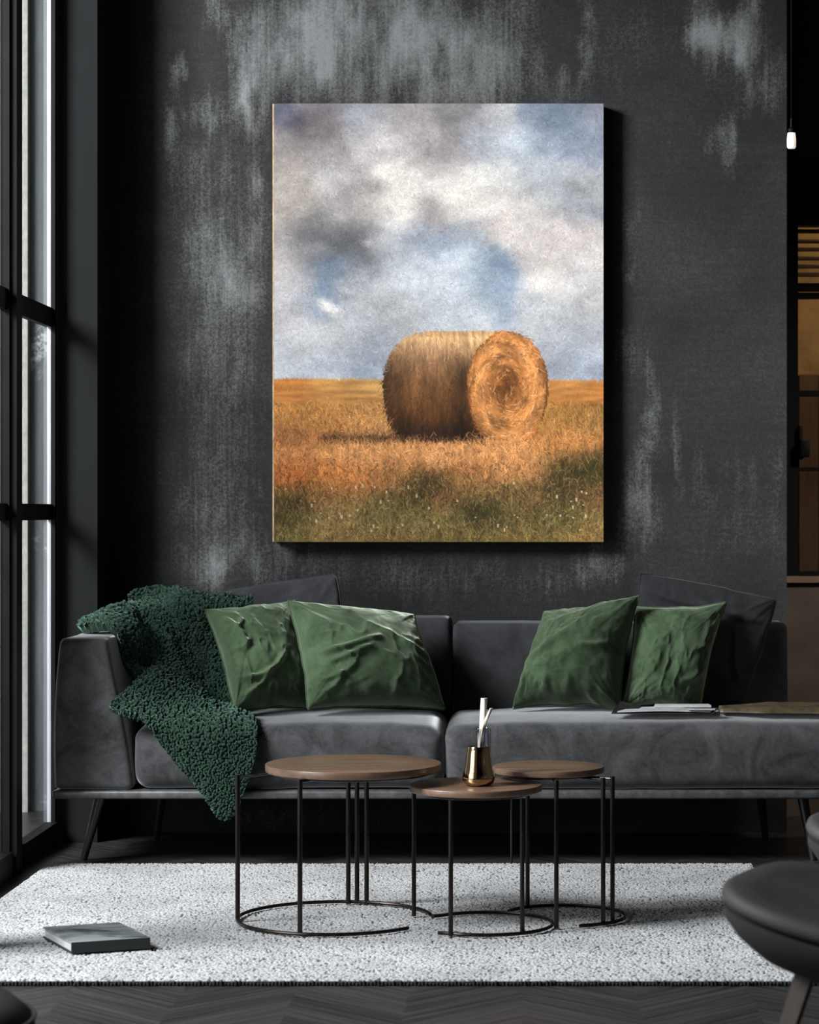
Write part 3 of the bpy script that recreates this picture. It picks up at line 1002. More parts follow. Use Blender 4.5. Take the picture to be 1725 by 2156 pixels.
rounded(xs0, xm - .002, SF, 7.86, .234, ZS, .05, (40, 26, 20), seat_fn(11)).build('seat_cushion', M['sofa'], sofa)
rounded(xm + .002, xs1, SF - .004, 7.86, .234, ZS + .004, .05, (60, 26, 20), seat_fn(17)).build('seat_cushion', M['sofa'], sofa)
Y1 = 7.86
xbm = X(951, Y1)
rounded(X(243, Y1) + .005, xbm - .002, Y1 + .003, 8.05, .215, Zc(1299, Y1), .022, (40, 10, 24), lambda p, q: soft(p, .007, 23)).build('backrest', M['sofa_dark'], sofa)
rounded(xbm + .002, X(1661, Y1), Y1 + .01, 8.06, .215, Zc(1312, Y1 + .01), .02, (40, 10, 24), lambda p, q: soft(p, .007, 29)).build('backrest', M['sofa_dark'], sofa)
MB().bbox(X(109, SF - .01), xs1 + .01, SF - .012, 7.885, Zc(1682, SF), .233, .008, 3).build('base_rail', M['rail'], sofa)
for (px0, px1, Y, yy) in ((212, 176, 7.50, 7.50), (1690, 1712, 7.52, 7.50)):
    a, b = (X(px0, Y), Y + .02, .215), (X(px1, Y), yy, .0)
    MB().tube([a, b], .014, 16, taper=[.019, .0105]).build('leg', M['black_leg'], sofa)
for px0, px1 in ((345, 330), (1600, 1612)):
    a, b = (X(px0, 7.85), 7.85, .215), (X(px1, 7.98), 7.97, .0)
    MB().tube([a, b], .014, 16, taper=[.019, .0105]).build('leg', M['black_leg'], sofa)
MB().tube([(X(1077, 7.43), 7.43, .215), (X(1077, 7.43), 7.43, 0)], .004, 10).build('centre_leg', M['leg_metal'], sofa)

# ------------------------------------------------------------------ cushions


def pillow(name, corners, T, mat, label, creases=(), seed=0, pinch=.06, n=72, sag=0.0, group=None, pu=.42, corner_r=0.0):
    """corners TL, TR, BR, BL in space; a stuffed cover with drawn-in sides, horns at the corners and creases"""
    TL, TR, BR, BL = [np.array(c, float) for c in corners]
    s_ = np.linspace(-1, 1, n)
    s_ = np.sign(s_) * np.abs(s_) ** .85
    U, V = np.meshgrid(s_, s_)          # V = -1 top
    U0, V0 = U, V
    # draw the sides in
    if corner_r:
        U, V = U * np.sqrt(1 - corner_r * V ** 2 / 2), V * np.sqrt(1 - corner_r * U ** 2 / 2)
    ux = U * (1 - pinch * (1 - V ** 2) * np.abs(U) ** 1.5)
    vx = V * (1 - pinch * (1 - U ** 2) * np.abs(V) ** 1.5)
    ux = ux + .05 * (fbm(V * 2.5, V * 0 + seed, seed, 3) - .5) * np.abs(U) * (1 - V ** 2)
    vx = vx + .06 * (fbm(U * 2.5, U * 0 + seed, seed + 2, 3) - .5) * np.abs(V) * (1 - U ** 2)
    a, b = (ux + 1) / 2, (vx + 1) / 2
    base_ = (TL * ((1 - a) * (1 - b))[..., None] + TR * (a * (1 - b))[..., None] + BR * (a * b)[..., None] + BL * ((1 - a) * b)[..., None])
    nn = np.cross(TR - TL, BL - TL)
    nn /= np.linalg.norm(nn)
    if nn[1] > 0:
        nn = -nn
    prof = ((1 - U0 ** 2).clip(0) ** pu) * ((1 - V0 ** 2).clip(0) ** pu)
    prof = prof * (1 + sag * V)
    wr = (fbm(U * 1.3 + seed, V * 1.3, seed, 3) - .5) * .38
    cr_ = np.zeros_like(U)
    # long soft folds pulled out of the corners
    for (cu, cv) in ((-1, -1), (1, -1), (1, 1), (-1, 1)):
        rd = np.hypot(U - cu, V - cv)
        an = np.arctan2(V - cv, U - cu)
        fold = np.clip(fbm(an * 3.2 + 3 * cu + seed, rd * .7 + cv, seed + 60 + int(cu), 3) - .46, 0, 1)
        cr_ += .044 * fold * np.clip(1 - rd / 1.25, 0, 1) * np.clip(rd * 4, 0, 1)
    wr += (1 - np.abs(fbm(U * 2.6 + 5 + seed, V * 1.8, seed + 40, 3) * 2 - 1)) ** 5 * .07
    for (u0, v0, u1, v1, amp, wd, bend) in creases:
        d = np.array([u1 - u0, v1 - v0])
        L = np.hypot(*d)
        tt = ((U - u0) * d[0] + (V - v0) * d[1]) / L ** 2
        off = ((U - u0) * -d[1] + (V - v0) * d[0]) / L
        off = off - bend * 4 * tt * (1 - tt)
        env = np.clip(1 - np.abs(tt * 2 - 1) ** 3, 0, 1) * ((tt > 0) & (tt < 1))
        cr_ += amp * .052 * env * (np.exp(-(off / (1.0 * wd)) ** 2) - .18 * np.exp(-((off - 1.9 * wd) / (1.5 * wd)) ** 2))
    # gathers along the seam
    edge_ = np.clip(np.maximum(np.abs(U), np.abs(V)) - .55, 0, .45) / .45
    ga = np.sin((np.where(np.abs(U) > np.abs(V), V, U)) * 17 + 9 * fbm(U * 3, V * 3, seed + 3)) * edge_ * .03
    front = base_ + nn * (T * (prof * (1 + wr) + ga * prof ** .5) + cr_ * prof ** .4)[..., None]
    back = base_ - nn * (T * .42 * prof * (1 + .3 * (fbm(U * 2, V * 2, seed + 9) - .5)))[..., None]
    N = n * n
    i = np.arange(N).reshape(n, n)
    q1 = np.stack([i[:-1, :-1], i[1:, :-1], i[1:, 1:], i[:-1, 1:]], -1).reshape(-1, 4)
    vs = front.reshape(-1, 3).tolist()
    bid = -np.ones((n, n), int)
    bv = []
    for r_ in range(n):
        for c_ in range(n):
            if r_ in (0, n - 1) or c_ in (0, n - 1):
                bid[r_, c_] = i[r_, c_]
            else:
                bid[r_, c_] = N + len(bv)
                bv.append(back[r_, c_].tolist())
    q2 = np.stack([bid[:-1, :-1], bid[:-1, 1:], bid[1:, 1:], bid[1:, :-1]], -1).reshape(-1, 4)
    m_ = MB()
    m_.v = [tuple(p) for p in vs + bv]
    m_.f = [tuple(f_) for f_ in q1.tolist() + q2.tolist()]
    z0 = min(p[2] for p in m_.v)
    rt = thing(name, ((BL[0] + BR[0]) / 2, float((BL[1] + BR[1]) / 2), z0), label, 'cushion', group)
    m_.build('cover', mat, rt, flat_angle=179)
    # seam cord around the edge
    ring = [base_[0, c_] for c_ in range(0, n, 3)] + [base_[r_, n - 1] for r_ in range(2, n, 3)] + [base_[n - 1, c_] for c_ in range(n - 3, -1, -3)] + [base_[r_, 0] for r_ in range(n - 3, 0, -3)]
    MB().tube([tuple(p) for p in ring], .0035, 6, closed=True).build('seam', mat, rt)
    return rt


GP = 'green velvet cushions'
# big grey ones leaning on the wall
pillow('grey_cushion', (P(400, 1256, 7.86), P(716, 1202, 7.84), P(742, 1470, 7.76), P(400, 1470, 7.77)), .03, M['grey_cushion'],
       'big graphite grey cushion standing behind the two green cushions next to the throw', (), 5, .02, 60, corner_r=.22)
pillow('black_cushion', (P(1340, 1196, 7.82), P(1648, 1256, 7.82), P(1570, 1489, 7.78), P(1330, 1489, 7.78)), .04, M['black_cushion'],
       'black linen cushion leaning behind a green cushion near the magazine, corner reaching toward the partition',
       ((-.9, -.75, .2, -.6, .25, .06, .05), (-.3, -.85, .9, -.5, .2, .05, .1), (.5, -.4, .75, .6, .2, .05, .05)), 8, .04, 80, corner_r=.24)
pillow('green_cushion', (P(432, 1284, 7.67), P(622, 1264, 7.77), P(668, 1492, 7.68), P(494, 1498, 7.53)), .125, M['green'],
       'green velvet cushion touching the knitted throw, with a pale S-shaped crease low on its front',
       ((-.85, -.75, -.55, .05, .35, .05, -.1), (-.8, .55, .35, .15, .45, .055, .22), (-.85, .85, -.1, .5, .35, .05, .1), (-.95, .0, -.35, -.15, .25, .06, .1), (-.7, -.35, -.4, -.6, .25, .05, .05)),
       12, .06, 130, .25)
pillow('green_cushion', (P(606, 1264, 7.65), P(872, 1294, 7.78), P(938, 1494, 7.66), P(648, 1493, 7.51)), .135, M['green'],
       'widest green velvet cushion, its long slanting crease facing the table with the vase',
       ((-.85, .15, .12, -.15, .42, .05, .06), (-.8, .35, .0, .02, .32, .05, .05), (-.9, .62, -.35, .35, .32, .05, .1), (-.85, .85, -.6, .5, .3, .05, .1), (.15, -.35, .85, .1, .22, .06, .05), (-.9, -.75, -.6, -.1, .25, .06, -.1)),
       19, .055, 130, .3)
pillow('green_cushion', (P(1146, 1288, 7.78), P(1346, 1254, 7.66), P(1306, 1492, 7.63), P(1080, 1492, 7.66)), .13, M['green'],
       'green velvet cushion with the highest raised corner, beside the bare stretch of sofa backrest',
       ((-.9, .3, .2, -.45, .3, .12, .12), (.25, .1, .9, -.02, .28, .07, .06), (-.85, .95, -.75, .5, .25, .07, .04), (-.35, .98, -.2, .6, .22, .08, .05), (.1, .98, .25, .65, .2, .08, .06)),
       26, .085, 130, .3)
pillow('green_cushion', (P(1338, 1278, 7.73), P(1530, 1268, 7.73), P(1476, 1492, 7.68), P(1308, 1492, 7.69)), .115, M['green'],
       'green velvet cushion standing behind the open magazine, in front of the black linen cushion',
       ((.0, -.15, .8, .05, .22, .12, -.08), (.25, .5, .9, .32, .22, .08, .05), (.75, -.85, .8, .0, .2, .08, .05)),
       33, .075, 120, .3)
for o_, g_ in ((o_, GP) for o_ in list(COL.objects) if o_.name.startswith('green_cushion')):
    o_['group'] = g_

# ------------------------------------------------------------------ the knitted throw
PA = [[(272, 1256, 7.90), (300, 1236, 7.91), (360, 1240, 7.90), (425, 1252, 7.80), (475, 1266, 7.79), (528, 1268, 7.79)],
      [(262, 1278, 7.86), (300, 1262, 7.88), (360, 1266, 7.84), (425, 1272, 7.77), (480, 1282, 7.77), (530, 1286, 7.77)],
      [(172, 1328, 7.69), (238, 1286, 7.74), (302, 1300, 7.74), (385, 1315, 7.75), (435, 1325, 7.76), (470, 1330, 7.77)],
      [(236, 1330, 7.60), (268, 1323, 7.62), (330, 1352, 7.67), (395, 1372, 7.70), (440, 1382, 7.71), (478, 1390, 7.73)],
      [(263, 1400, 7.55), (300, 1393, 7.61), (360, 1408, 7.66), (410, 1420, 7.68), (450, 1428, 7.69), (488, 1434, 7.70)],
      [(292, 1446, 7.55), (330, 1450, 7.60), (385, 1464, 7.63), (430, 1480, 7.63), (465, 1487, 7.63), (500, 1489, 7.64)]]
PB = [[(322, 1408, 7.60), (352, 1410, 7.60), (385, 1425, 7.61), (420, 1450, 7.62), (455, 1478, 7.62), (500, 1486, 7.62)],
      [(275, 1444, 7.47), (315, 1438, 7.50), (365, 1452, 7.52), (415, 1470, 7.53), (460, 1488, 7.53), (515, 1494, 7.54)],
      [(231, 1492, 7.345), (285, 1488, 7.38), (350, 1494, 7.41), (410, 1502, 7.43), (465, 1508, 7.43), (538, 1512, 7.44)],
      [(296, 1514, 7.345), (335, 1530, 7.35), (385, 1536, 7.35), (435, 1540, 7.355), (485, 1540, 7.36), (541, 1540, 7.365)],
      [(352, 1584, 7.345), (385, 1592, 7.345), (420, 1598, 7.345), (460, 1602, 7.345), (498, 1602, 7.35), (538, 1596, 7.35)],
      [(408, 1650, 7.345), (428, 1656, 7.34), (450, 1660, 7.34), (475, 1662, 7.34), (498, 1660, 7.345), (520, 1652, 7.345)],
      [(444, 1694, 7.345), (454, 1700, 7.34), (464, 1702, 7.34), (478, 1704, 7.34), (492, 1702, 7.34), (502, 1694, 7.345)],
      [(468, 1724, 7.345), (470, 1725, 7.345), (473, 1726, 7.345), (477, 1725, 7.345), (481, 1722, 7.345), (484, 1718, 7.345)]]
vs_all, fs_all, kn_all = [], [], []
for ctrl, nu_, nv_, seed, folds in ((PA, 330, 270, 5, .040), (PB, 300, 340, 9, .012)):
    Gp = upsample(np.array(ctrl, float), nv_, nu_)
    Gp[..., 0] += 3.5 * (fbm(Gp[..., 0] / 9, Gp[..., 1] / 9, seed) - .5)
    Gp[..., 1] += 3.5 * (fbm(Gp[..., 0] / 9, Gp[..., 1] / 9, seed + 1) - .5)
    W = np.stack([(Gp[..., 0] - CX) * Gp[..., 2] / F, Gp[..., 2], EYE - (Gp[..., 1] - CY) * Gp[..., 2] / F], -1)
    nr = normals(W)
    nr = np.where(nr[..., 1:2] > 0, -nr, nr)
    # soft folds running down the drape
    fo = fbm(Gp[..., 0] / 95 + Gp[..., 1] / 160, Gp[..., 1] / 75 - Gp[..., 0] / 120, seed + 3, 3) - .45
    fo = np.clip(fo * 2.2, -.3, 1)
    kd = cells(Gp[..., 0] / 5.4 + fbm(Gp[..., 0] / 20, Gp[..., 1] / 20, 4), Gp[..., 1] / 4.9, seed + 20)
    kn = np.clip(1 - kd * 1.25, 0, 1)
    kn = kn * (2 - kn)
    kf = fbm(Gp[..., 0] / 3, Gp[..., 1] / 3, seed + 31, 3)
    disp = folds * fo + .0085 * kn + .007 * (kf - .5)
    Wf = W + nr * disp[..., None]
    Wb = W - nr * .006
    N = nu_ * nv_
    i = np.arange(N).reshape(nv_, nu_)
    q1 = np.stack([i[:-1, :-1], i[:-1, 1:], i[1:, 1:], i[1:, :-1]], -1).reshape(-1, 4)
    rim = np.concatenate([i[0, :], i[1:, -1], i[-1, -2::-1], i[-2:0:-1, 0]])
    r2 = np.roll(rim, -1)
    q3 = np.stack([rim, r2, r2 + N, rim + N], -1)
    off = len(vs_all)
    vs_all += Wf.reshape(-1, 3).tolist() + Wb.reshape(-1, 3).tolist()
    fs_all += (q1 + off).tolist() + (q1[:, ::-1] + N + off).tolist() + (q3 + off).tolist()
    kn_all += np.clip(kn ** 1.6 * 1.05 + .3 * (kf - .5), 0, 1).ravel().tolist() + [.2] * N
me = bpy.data.meshes.new('throw_blanket')
me.from_pydata([tuple(p) for p in vs_all], [], [tuple(f_) for f_ in fs_all])
at = me.attributes.new('knob', 'FLOAT', 'POINT')
at.data.foreach_set('value', np.array(kn_all, np.float32))
me.update()
tag(link('throw_blanket', me, M['throw']), 'dark green chunky knitted throw draped over the sofa arm and seat edge', 'blanket')

# ------------------------------------------------------------------ things lying on the seat


def sheet(m, pts, Y0Y1=None, th=.002, zb=None, lift=None):
    """a thin slab with real thickness from four plan corners (x, y) and heights"""
    n_ = 10
    A_ = np.array(pts, float)
    s_ = np.linspace(0, 1, n_)
    U, V = np.meshgrid(s_, s_)
    Q = A_[0] * ((1 - U) * (1 - V))[..., None] + A_[1] * (U * (1 - V))[..., None] + A_[2] * (U * V)[..., None] + A_[3] * ((1 - U) * V)[..., None]
    if lift is not None:
        Q[..., 2] += lift(U, V)
    top = Q.copy()
    top[..., 2] += th
    N = n_ * n_
    i = np.arange(N).reshape(n_, n_)
    q1 = np.stack([i[:-1, :-1], i[:-1, 1:], i[1:, 1:], i[1:, :-1]], -1).reshape(-1, 4)
    rim = np.concatenate([i[0, :], i[1:, -1], i[-1, -2::-1], i[-2:0:-1, 0]])
    r2 = np.roll(rim, -1)
    m.add(top.reshape(-1, 3).tolist() + Q.reshape(-1, 3).tolist(), q1.tolist() + (q1[:, ::-1] + N).tolist() + np.stack([rim, rim + N, r2 + N, r2], -1).tolist())
    return m


zt_ = ZS + .016
mg = thing('magazine', (X(1400, 7.55), 7.56, zt_), 'open magazine with a dark curled cover lying on the sofa seat before two cushions', 'magazine')
c4 = [(X(1288, 7.46), 7.46, zt_), (X(1500, 7.45), 7.45, zt_), (X(1510, 7.60), 7.60, zt_), (X(1305, 7.60), 7.60, zt_)]
sheet(MB(), c4, th=.003, lift=lambda U, V: .030 * np.clip(1 - U * 7, 0, 1) ** 1.5 * V).build('cover', M['print_dark'], mg, flat_angle=30)
c5 = [(X(1300, 7.47), 7.462, zt_ + .004), (X(1496, 7.46), 7.455, zt_ + .004), (X(1505, 7.59), 7.59, zt_ + .004), (X(1330, 7.59), 7.59, zt_ + .006)]
sheet(MB(), c5, th=.004, lift=lambda U, V: .004 * np.sin(U * 3.1)).build('page', M['paper'], mg, flat_angle=30)
c5 = [(X(1385, 7.5), 7.49, zt_ + .0115), (X(1492, 7.49), 7.48, zt_ + .0105), (X(1500, 7.53), 7.53, zt_ + .0105), (X(1390, 7.53), 7.53, zt_ + .0115)]
sheet(MB(), c5, th=.0008).build('printed_picture', M['print_mixed'], mg, flat_angle=30)
sheet(MB(), [(X(1302, 7.53), 7.53, zt_ + .012), (X(1345, 7.53), 7.53, zt_ + .010), (X(1350, 7.6), 7.595, zt_ + .012), (X(1306, 7.6), 7.595, zt_ + .018)], th=.002,
      lift=lambda U, V: .010 * (1 - U) * V).build('cover_flap', M['print_dark'], mg, flat_angle=30)
bk = MB()
sheet(bk, [(X(1378, 7.54), 7.54, zt_ + .0135), (X(1498, 7.54), 7.54, zt_ + .0135), (X(1492, 7.6), 7.595, zt_ + .0135), (X(1380, 7.6), 7.595, zt_ + .0135)], th=.007)
tag(bk.build('booklet', M['paper'], flat_angle=30), 'small white booklet lying across the open magazine on the sofa', 'booklet')
bk = MB()
sheet(bk, [(X(1448, 7.44), 7.443, zt_ + .013), (X(1506, 7.44), 7.443, zt_ + .013), (X(1508, 7.48), 7.475, zt_ + .0125), (X(1450, 7.48), 7.475, zt_ + .0125)], th=.0035)
tag(bk.build('leaflet', M['paper'], flat_angle=30), 'narrow white leaflet at the front edge of the open magazine', 'leaflet')
# folded leather garment trailing off along the seat
m = MB()
pa, ra = [], []
for t_ in np.linspace(0, 1, 26):
    px = 1500 + 250 * t_
    pa.append(t_)
n_, k_ = 40, 26
U, V = np.meshgrid(np.linspace(0, 1, n_), np.linspace(0, 1, k_))
lx_ = X(1516, 7.5) + U * .55
hw = .03 + .055 * np.clip(U * 4, 0, 1)
ly_ = 7.53 + (V - .5) * 2 * hw + .02 * np.sin(U * 5)
hgt = (.012 + .012 * np.clip(U * 3, 0, 1)) * (1 - (2 * V - 1) ** 4) * (1 + .5 * (fbm(U * 5, V * 2.5, 7) - .5)) + .004 * np.sin(V * 14 + U * 3) * (1 - (2 * V - 1) ** 2)
Gt = np.stack([lx_, ly_, ZS + .018 + hgt], -1)
Gb = np.stack([lx_, ly_, np.full_like(lx_, ZS + .016)], -1)
N = n_ * k_
i = np.arange(N).reshape(k_, n_)
q1 = np.stack([i[:-1, :-1], i[:-1, 1:], i[1:, 1:], i[1:, :-1]], -1).reshape(-1, 4)
rim = np.concatenate([i[0, :], i[1:, -1], i[-1, -2::-1], i[-2:0:-1, 0]])
r2 = np.roll(rim, -1)
m.add(Gt.reshape(-1, 3).tolist() + Gb.reshape(-1, 3).tolist(), q1.tolist() + (q1[:, ::-1] + N).tolist() + np.stack([rim, rim + N, r2 + N, r2], -1).tolist())
tag(m.build('folded_scarf', M['leather_brown'], flat_angle=170), 'olive brown folded scarf stretched along the sofa seat beside the magazine', 'scarf')

# ================================================================== the rug
ZR = .014
nx_, ny_ = 960, 700
xr0, xr1, yr0, yr1 = -1.475, .715, 5.52, 7.36
GX, GY = np.meshgrid(np.linspace(xr0, xr1, nx_), np.linspace(yr0, yr1, ny_))
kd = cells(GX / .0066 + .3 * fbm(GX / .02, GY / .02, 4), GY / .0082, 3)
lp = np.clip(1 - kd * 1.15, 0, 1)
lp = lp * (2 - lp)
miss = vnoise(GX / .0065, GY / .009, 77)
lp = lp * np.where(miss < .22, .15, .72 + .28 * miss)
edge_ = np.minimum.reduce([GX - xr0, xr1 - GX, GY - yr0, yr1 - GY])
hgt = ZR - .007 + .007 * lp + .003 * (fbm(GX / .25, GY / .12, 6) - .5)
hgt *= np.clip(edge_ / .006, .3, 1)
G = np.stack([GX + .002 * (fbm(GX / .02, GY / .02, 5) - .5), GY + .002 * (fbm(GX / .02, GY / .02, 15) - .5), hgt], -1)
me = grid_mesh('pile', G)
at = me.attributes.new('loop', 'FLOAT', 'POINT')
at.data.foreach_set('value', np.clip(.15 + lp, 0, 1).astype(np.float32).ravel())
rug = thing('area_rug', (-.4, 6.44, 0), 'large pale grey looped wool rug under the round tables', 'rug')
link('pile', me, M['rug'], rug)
bd = MB()
rs = np.random.RandomState(8)
bd.box(xr0 + .002, xr1 - .002, yr0 - .006, yr0 + .004, 0.0005, .0085)
for x in np.arange(xr0, xr1, .0085):
    bd.bbox(x, x + .006, yr0 - .010 - .004 * rs.rand(), yr0, .0005, .006 + .006 * rs.rand(), .0015, 1)
bd.build('binding', M['binding'], rug, smooth=False)

# ================================================================== the nested tables
ZT = ZR + .001


def arc(c, R, a0, a1, z, n=60):
    return [(c[0] + R * math.cos(math.radians(a)), c[1] + R * math.sin(math.radians(a)), z) for a in np.linspace(a0, a1, n)]


def table(name, ring, rr_, a0, a1, top, rt, zt, legs, label, rleg=.0062, thick=.020, hook=None):
    rt_ = thing(name, (ring[0], ring[1], ZT), label, 'table', 'nested round side tables')
    prof = [(rt - .012, -thick), (rt - .003, -thick), (rt - .0008, -thick + .001), (rt, -thick + .003), (rt, -.002), (rt - .0006, -.0006), (rt - .002, 0), (rt * .6, -.0), (rt * .3, 0)]
    MB().lathe(prof, (top[0], top[1], zt), 96).build('tabletop', M['table_wood'], rt_, flat_angle=50)
    MB().tube(arc(top, rt - .030, 0, 357, zt - thick - .004, 72), .004, 8, closed=True).build('top_ring', M['table_metal'], rt_)
    pts = arc(ring, rr_, a0, a1, ZT + .005)
    if hook:
        pts = [(pts[0][0] + hook[0][0], pts[0][1] + hook[0][1], ZT + .005)] + pts + [(pts[-1][0] + hook[1][0], pts[-1][1] + hook[1][1], ZT + .005)]
    MB().tube(pts, .0048, 8).build('base_ring', M['table_metal'], rt_)
    zl_ = zt - thick - .006
    for (x, y, *zz) in legs:
        z1 = zz[0] if zz else zl_
        m_ = MB()
        d = math.hypot(x - top[0], y - top[1])
        b_ = rt - .030
        m_.tube([(x, y, ZT + .0005), (x, y, z1 + (rleg if d > rt - .004 else 0))], rleg, 10)
        if d > rt - .004:      # leg stands outside the rim: a thin straight arm back to the ring under the top
            qx, qy = top[0] + (x - top[0]) / d * b_, top[1] + (y - top[1]) / d * b_
            m_.tube([(x, y, z1), (qx, qy, zl_)], .0036, 8)
        m_.build('leg', M['table_metal'], rt_)
    return rt_


table('round_table', (-.500, 6.325), .258, 12, 322, (-.447, 6.29), .233, .435,
      [(-.756, 6.307, .395), (-.5695, 6.082), (-.482, 6.578), (-.458, 6.58), (-.431, 6.575)],
      'widest round walnut table on a black open ring base, beside the knitted throw', rleg=.0066)
table('round_table', (-.094, 6.235), .174, -122, 135, (-.122, 6.235), .174, .386,
      [(-.291, 6.375), (-.183, 6.080), (.0, 6.118)],
      'lowest small round walnut table carrying the bronze vase', thick=.018, hook=((-.03, .006), (-.02, -.012)))
table('round_table', (.112, 6.36), .165, -75, 150, (.0702, 6.38), .150, .418,
      [(.0145, 6.50), (.089, 6.19), (.2128, 6.245), (.2385, 6.275)],
      'mid-sized round walnut table behind the small one, close to the magazine end of the sofa', thick=.017, hook=((-.004, -.004), (-.006, -.018)))

# bronze vase with a clear glass neck, and two dried stalks standing in it
vx, vy, vz = X(1008, 6.2), 6.2, .3865
va = thing('vase', (vx, vy, vz), 'small mirror-bronze vase with a clear glass neck on the lowest table', 'vase')
pr = [(.026, .0), (.034, .002), (.040, .008), (.0425, .016), (.0425, .024), (.040, .034), (.037, .042), (.0345, .06), (.0315, .085), (.0285, .100), (.0275, .1015), (.0265, .100), (.029, .085), (.031, .06), (.03, .03), (.02, .012)]
MB().lathe(pr, (vx, vy, vz), 64).build('body', M['bronze'], va, flat_angle=60)
nx0 = vx + .010
MB().lathe([(.0222, .012), (.0222, .148), (.0215, .149), (.0208, .148), (.0208, .012)], (nx0, vy + .002, vz), 40, True, True).build('glass_neck', M['clear'], va)


def stalk(pts, r0, r1, mat, label, twist=5):
    pts = [np.array(p) for p in pts]
    A_ = upsample(np.array([[p] for p in pts] + [])[:, [0, 0]], 60, 2)[:, 0]
    n = 14
    m_ = MB()
    vs, fs = [], []
    for i_, p in enumerate(A_):
        f_ = i_ / 59
        for k_ in range(n):
            a = 2 * math.pi * k_ / n
            r = (r0 + (r1 - r0) * f_) * (1 + .22 * math.cos(3 * a + twist * f_ * 2.2))
            vs.append((p[0] + r * math.cos(a), p[1] + r * math.sin(a), p[2]))
    for i_ in range(59):
        for k_ in range(n):
            l = (k_ + 1) % n
            fs.append((i_ * n + k_, i_ * n + l, (i_ + 1) * n + l, (i_ + 1) * n + k_))
    fs.append(tuple(range(n - 1, -1, -1)))
    fs.append(tuple(59 * n + k_ for k_ in range(n)))
    m_.add(vs, fs)
    return tag(m_.build('dried_stalk', mat, flat_angle=70), label, 'dried stalk', 'stalks in the bronze vase')


def vp(px, py):
    p = P(px, py, vy)
    return p


stalk([vp(1012, 1640), vp(1014, 1580), vp(1016, 1545), vp(1018, 1510), vp(1020, 1470)], .0065, .0082, M['reed_pale'], 'straight thick pale stalk, the taller of two standing in the bronze vase', 2)
stalk([(vp(1010, 1640)[0], vy - .012, vp(1010, 1640)[2]), (vp(1011, 1580)[0], vy - .014, vp(1010, 1580)[2]), (vp(1014, 1545)[0], vy - .015, vp(1015, 1545)[2]), (vp(1023, 1518)[0], vy - .015, vp(1023, 1518)[2]), (vp(1035, 1490)[0], vy - .015, vp(1036, 1490)[2])], .0055, .0040, M['reed'],
      'thin twisted cream stalk, the shorter of two leaning out of the bronze vase', 9)

# ================================================================== book on the rug
A_, B_, C_ = np.array((-1.107, 5.83)), np.array((-.928, 5.915)), np.array((-1.222, 6.05))
B_ = np.array((-.925, 5.90))
D_ = B_ + C_ - A_
cen = (A_ + B_ + C_ + D_) / 4
book = thing('book', (cen[0], cen[1], ZR + .002), 'thin grey hardback book lying alone on the pale rug', 'book')
ZB = ZR + .002
bx = lambda s_: [tuple(cen + (p - cen) * s_) for p in (A_, B_, D_, C_)]


def slab(corn, z0, z1):
    m_ = MB()
    vs = [(x, y, z) for z in (z0, z1) for (x, y) in corn]
    return m_.add(vs, [(3, 2, 1, 0), (4, 5, 6, 7), (0, 1, 5, 4), (1, 2, 6, 5), (2, 3, 7, 6), (3, 0, 4, 7)])


slab(bx(1.0), ZB, ZB + .003).build('back_cover', M['book_cloth'], book, smooth=False)
e1, e2 = (B_ - A_) / np.linalg.norm(B_ - A_), (C_ - A_) / np.linalg.norm(C_ - A_)
pg = [tuple(A_ + e1 * .004 + e2 * .004), tuple(B_ - e1 * .006 + e2 * .004), tuple(D_ - e1 * .006 - e2 * .006), tuple(C_ + e1 * .004 - e2 * .006)]
slab(pg, ZB + .0031, ZB + .0234).build('page_block', M['paper'], book, smooth=False)
slab(bx(1.0), ZB + .0235, ZB + .027).build('front_cover', M['book_cover'], book, smooth=False)
sp_ = [tuple(A_ - e2 * .002), tuple(B_ - e2 * .002), tuple(B_ + e2 * .0035), tuple(A_ + e2 * .0035)]
slab(sp_, ZB + .0005, ZB + .0268).build('spine', M['book_cloth'], book, smooth=False)

# ================================================================== chairs at the near side of the rug
def superell(c, a, b, e, n=72):
    o_ = []
    for i_ in range(n):
        q_ = 2 * math.pi * i_ / n
        cc_, ss = math.cos(q_), math.sin(q_)
        o_.append((c[0] + a * math.copysign(abs(cc_) ** e, cc_), c[1] + b * math.copysign(abs(ss) ** e, ss)))
    return o_


def stacked(rings, cap0=True, cap1=True):
    n = len(rings[0])
    m_ = MB()
    vs = [p for r in rings for p in r]
    fs = []
    for i_ in range(len(rings) - 1):
        for k_ in range(n):
            l = (k_ + 1) % n
            fs.append((i_ * n + k_, i_ * n + l, (i_ + 1) * n + l, (i_ + 1) * n + k_))
    if cap0:
        fs.append(tuple(range(n - 1, -1, -1)))
    if cap1:
        fs.append(tuple((len(rings) - 1) * n + k_ for k_ in range(n)))
    return m_.add(vs, fs)


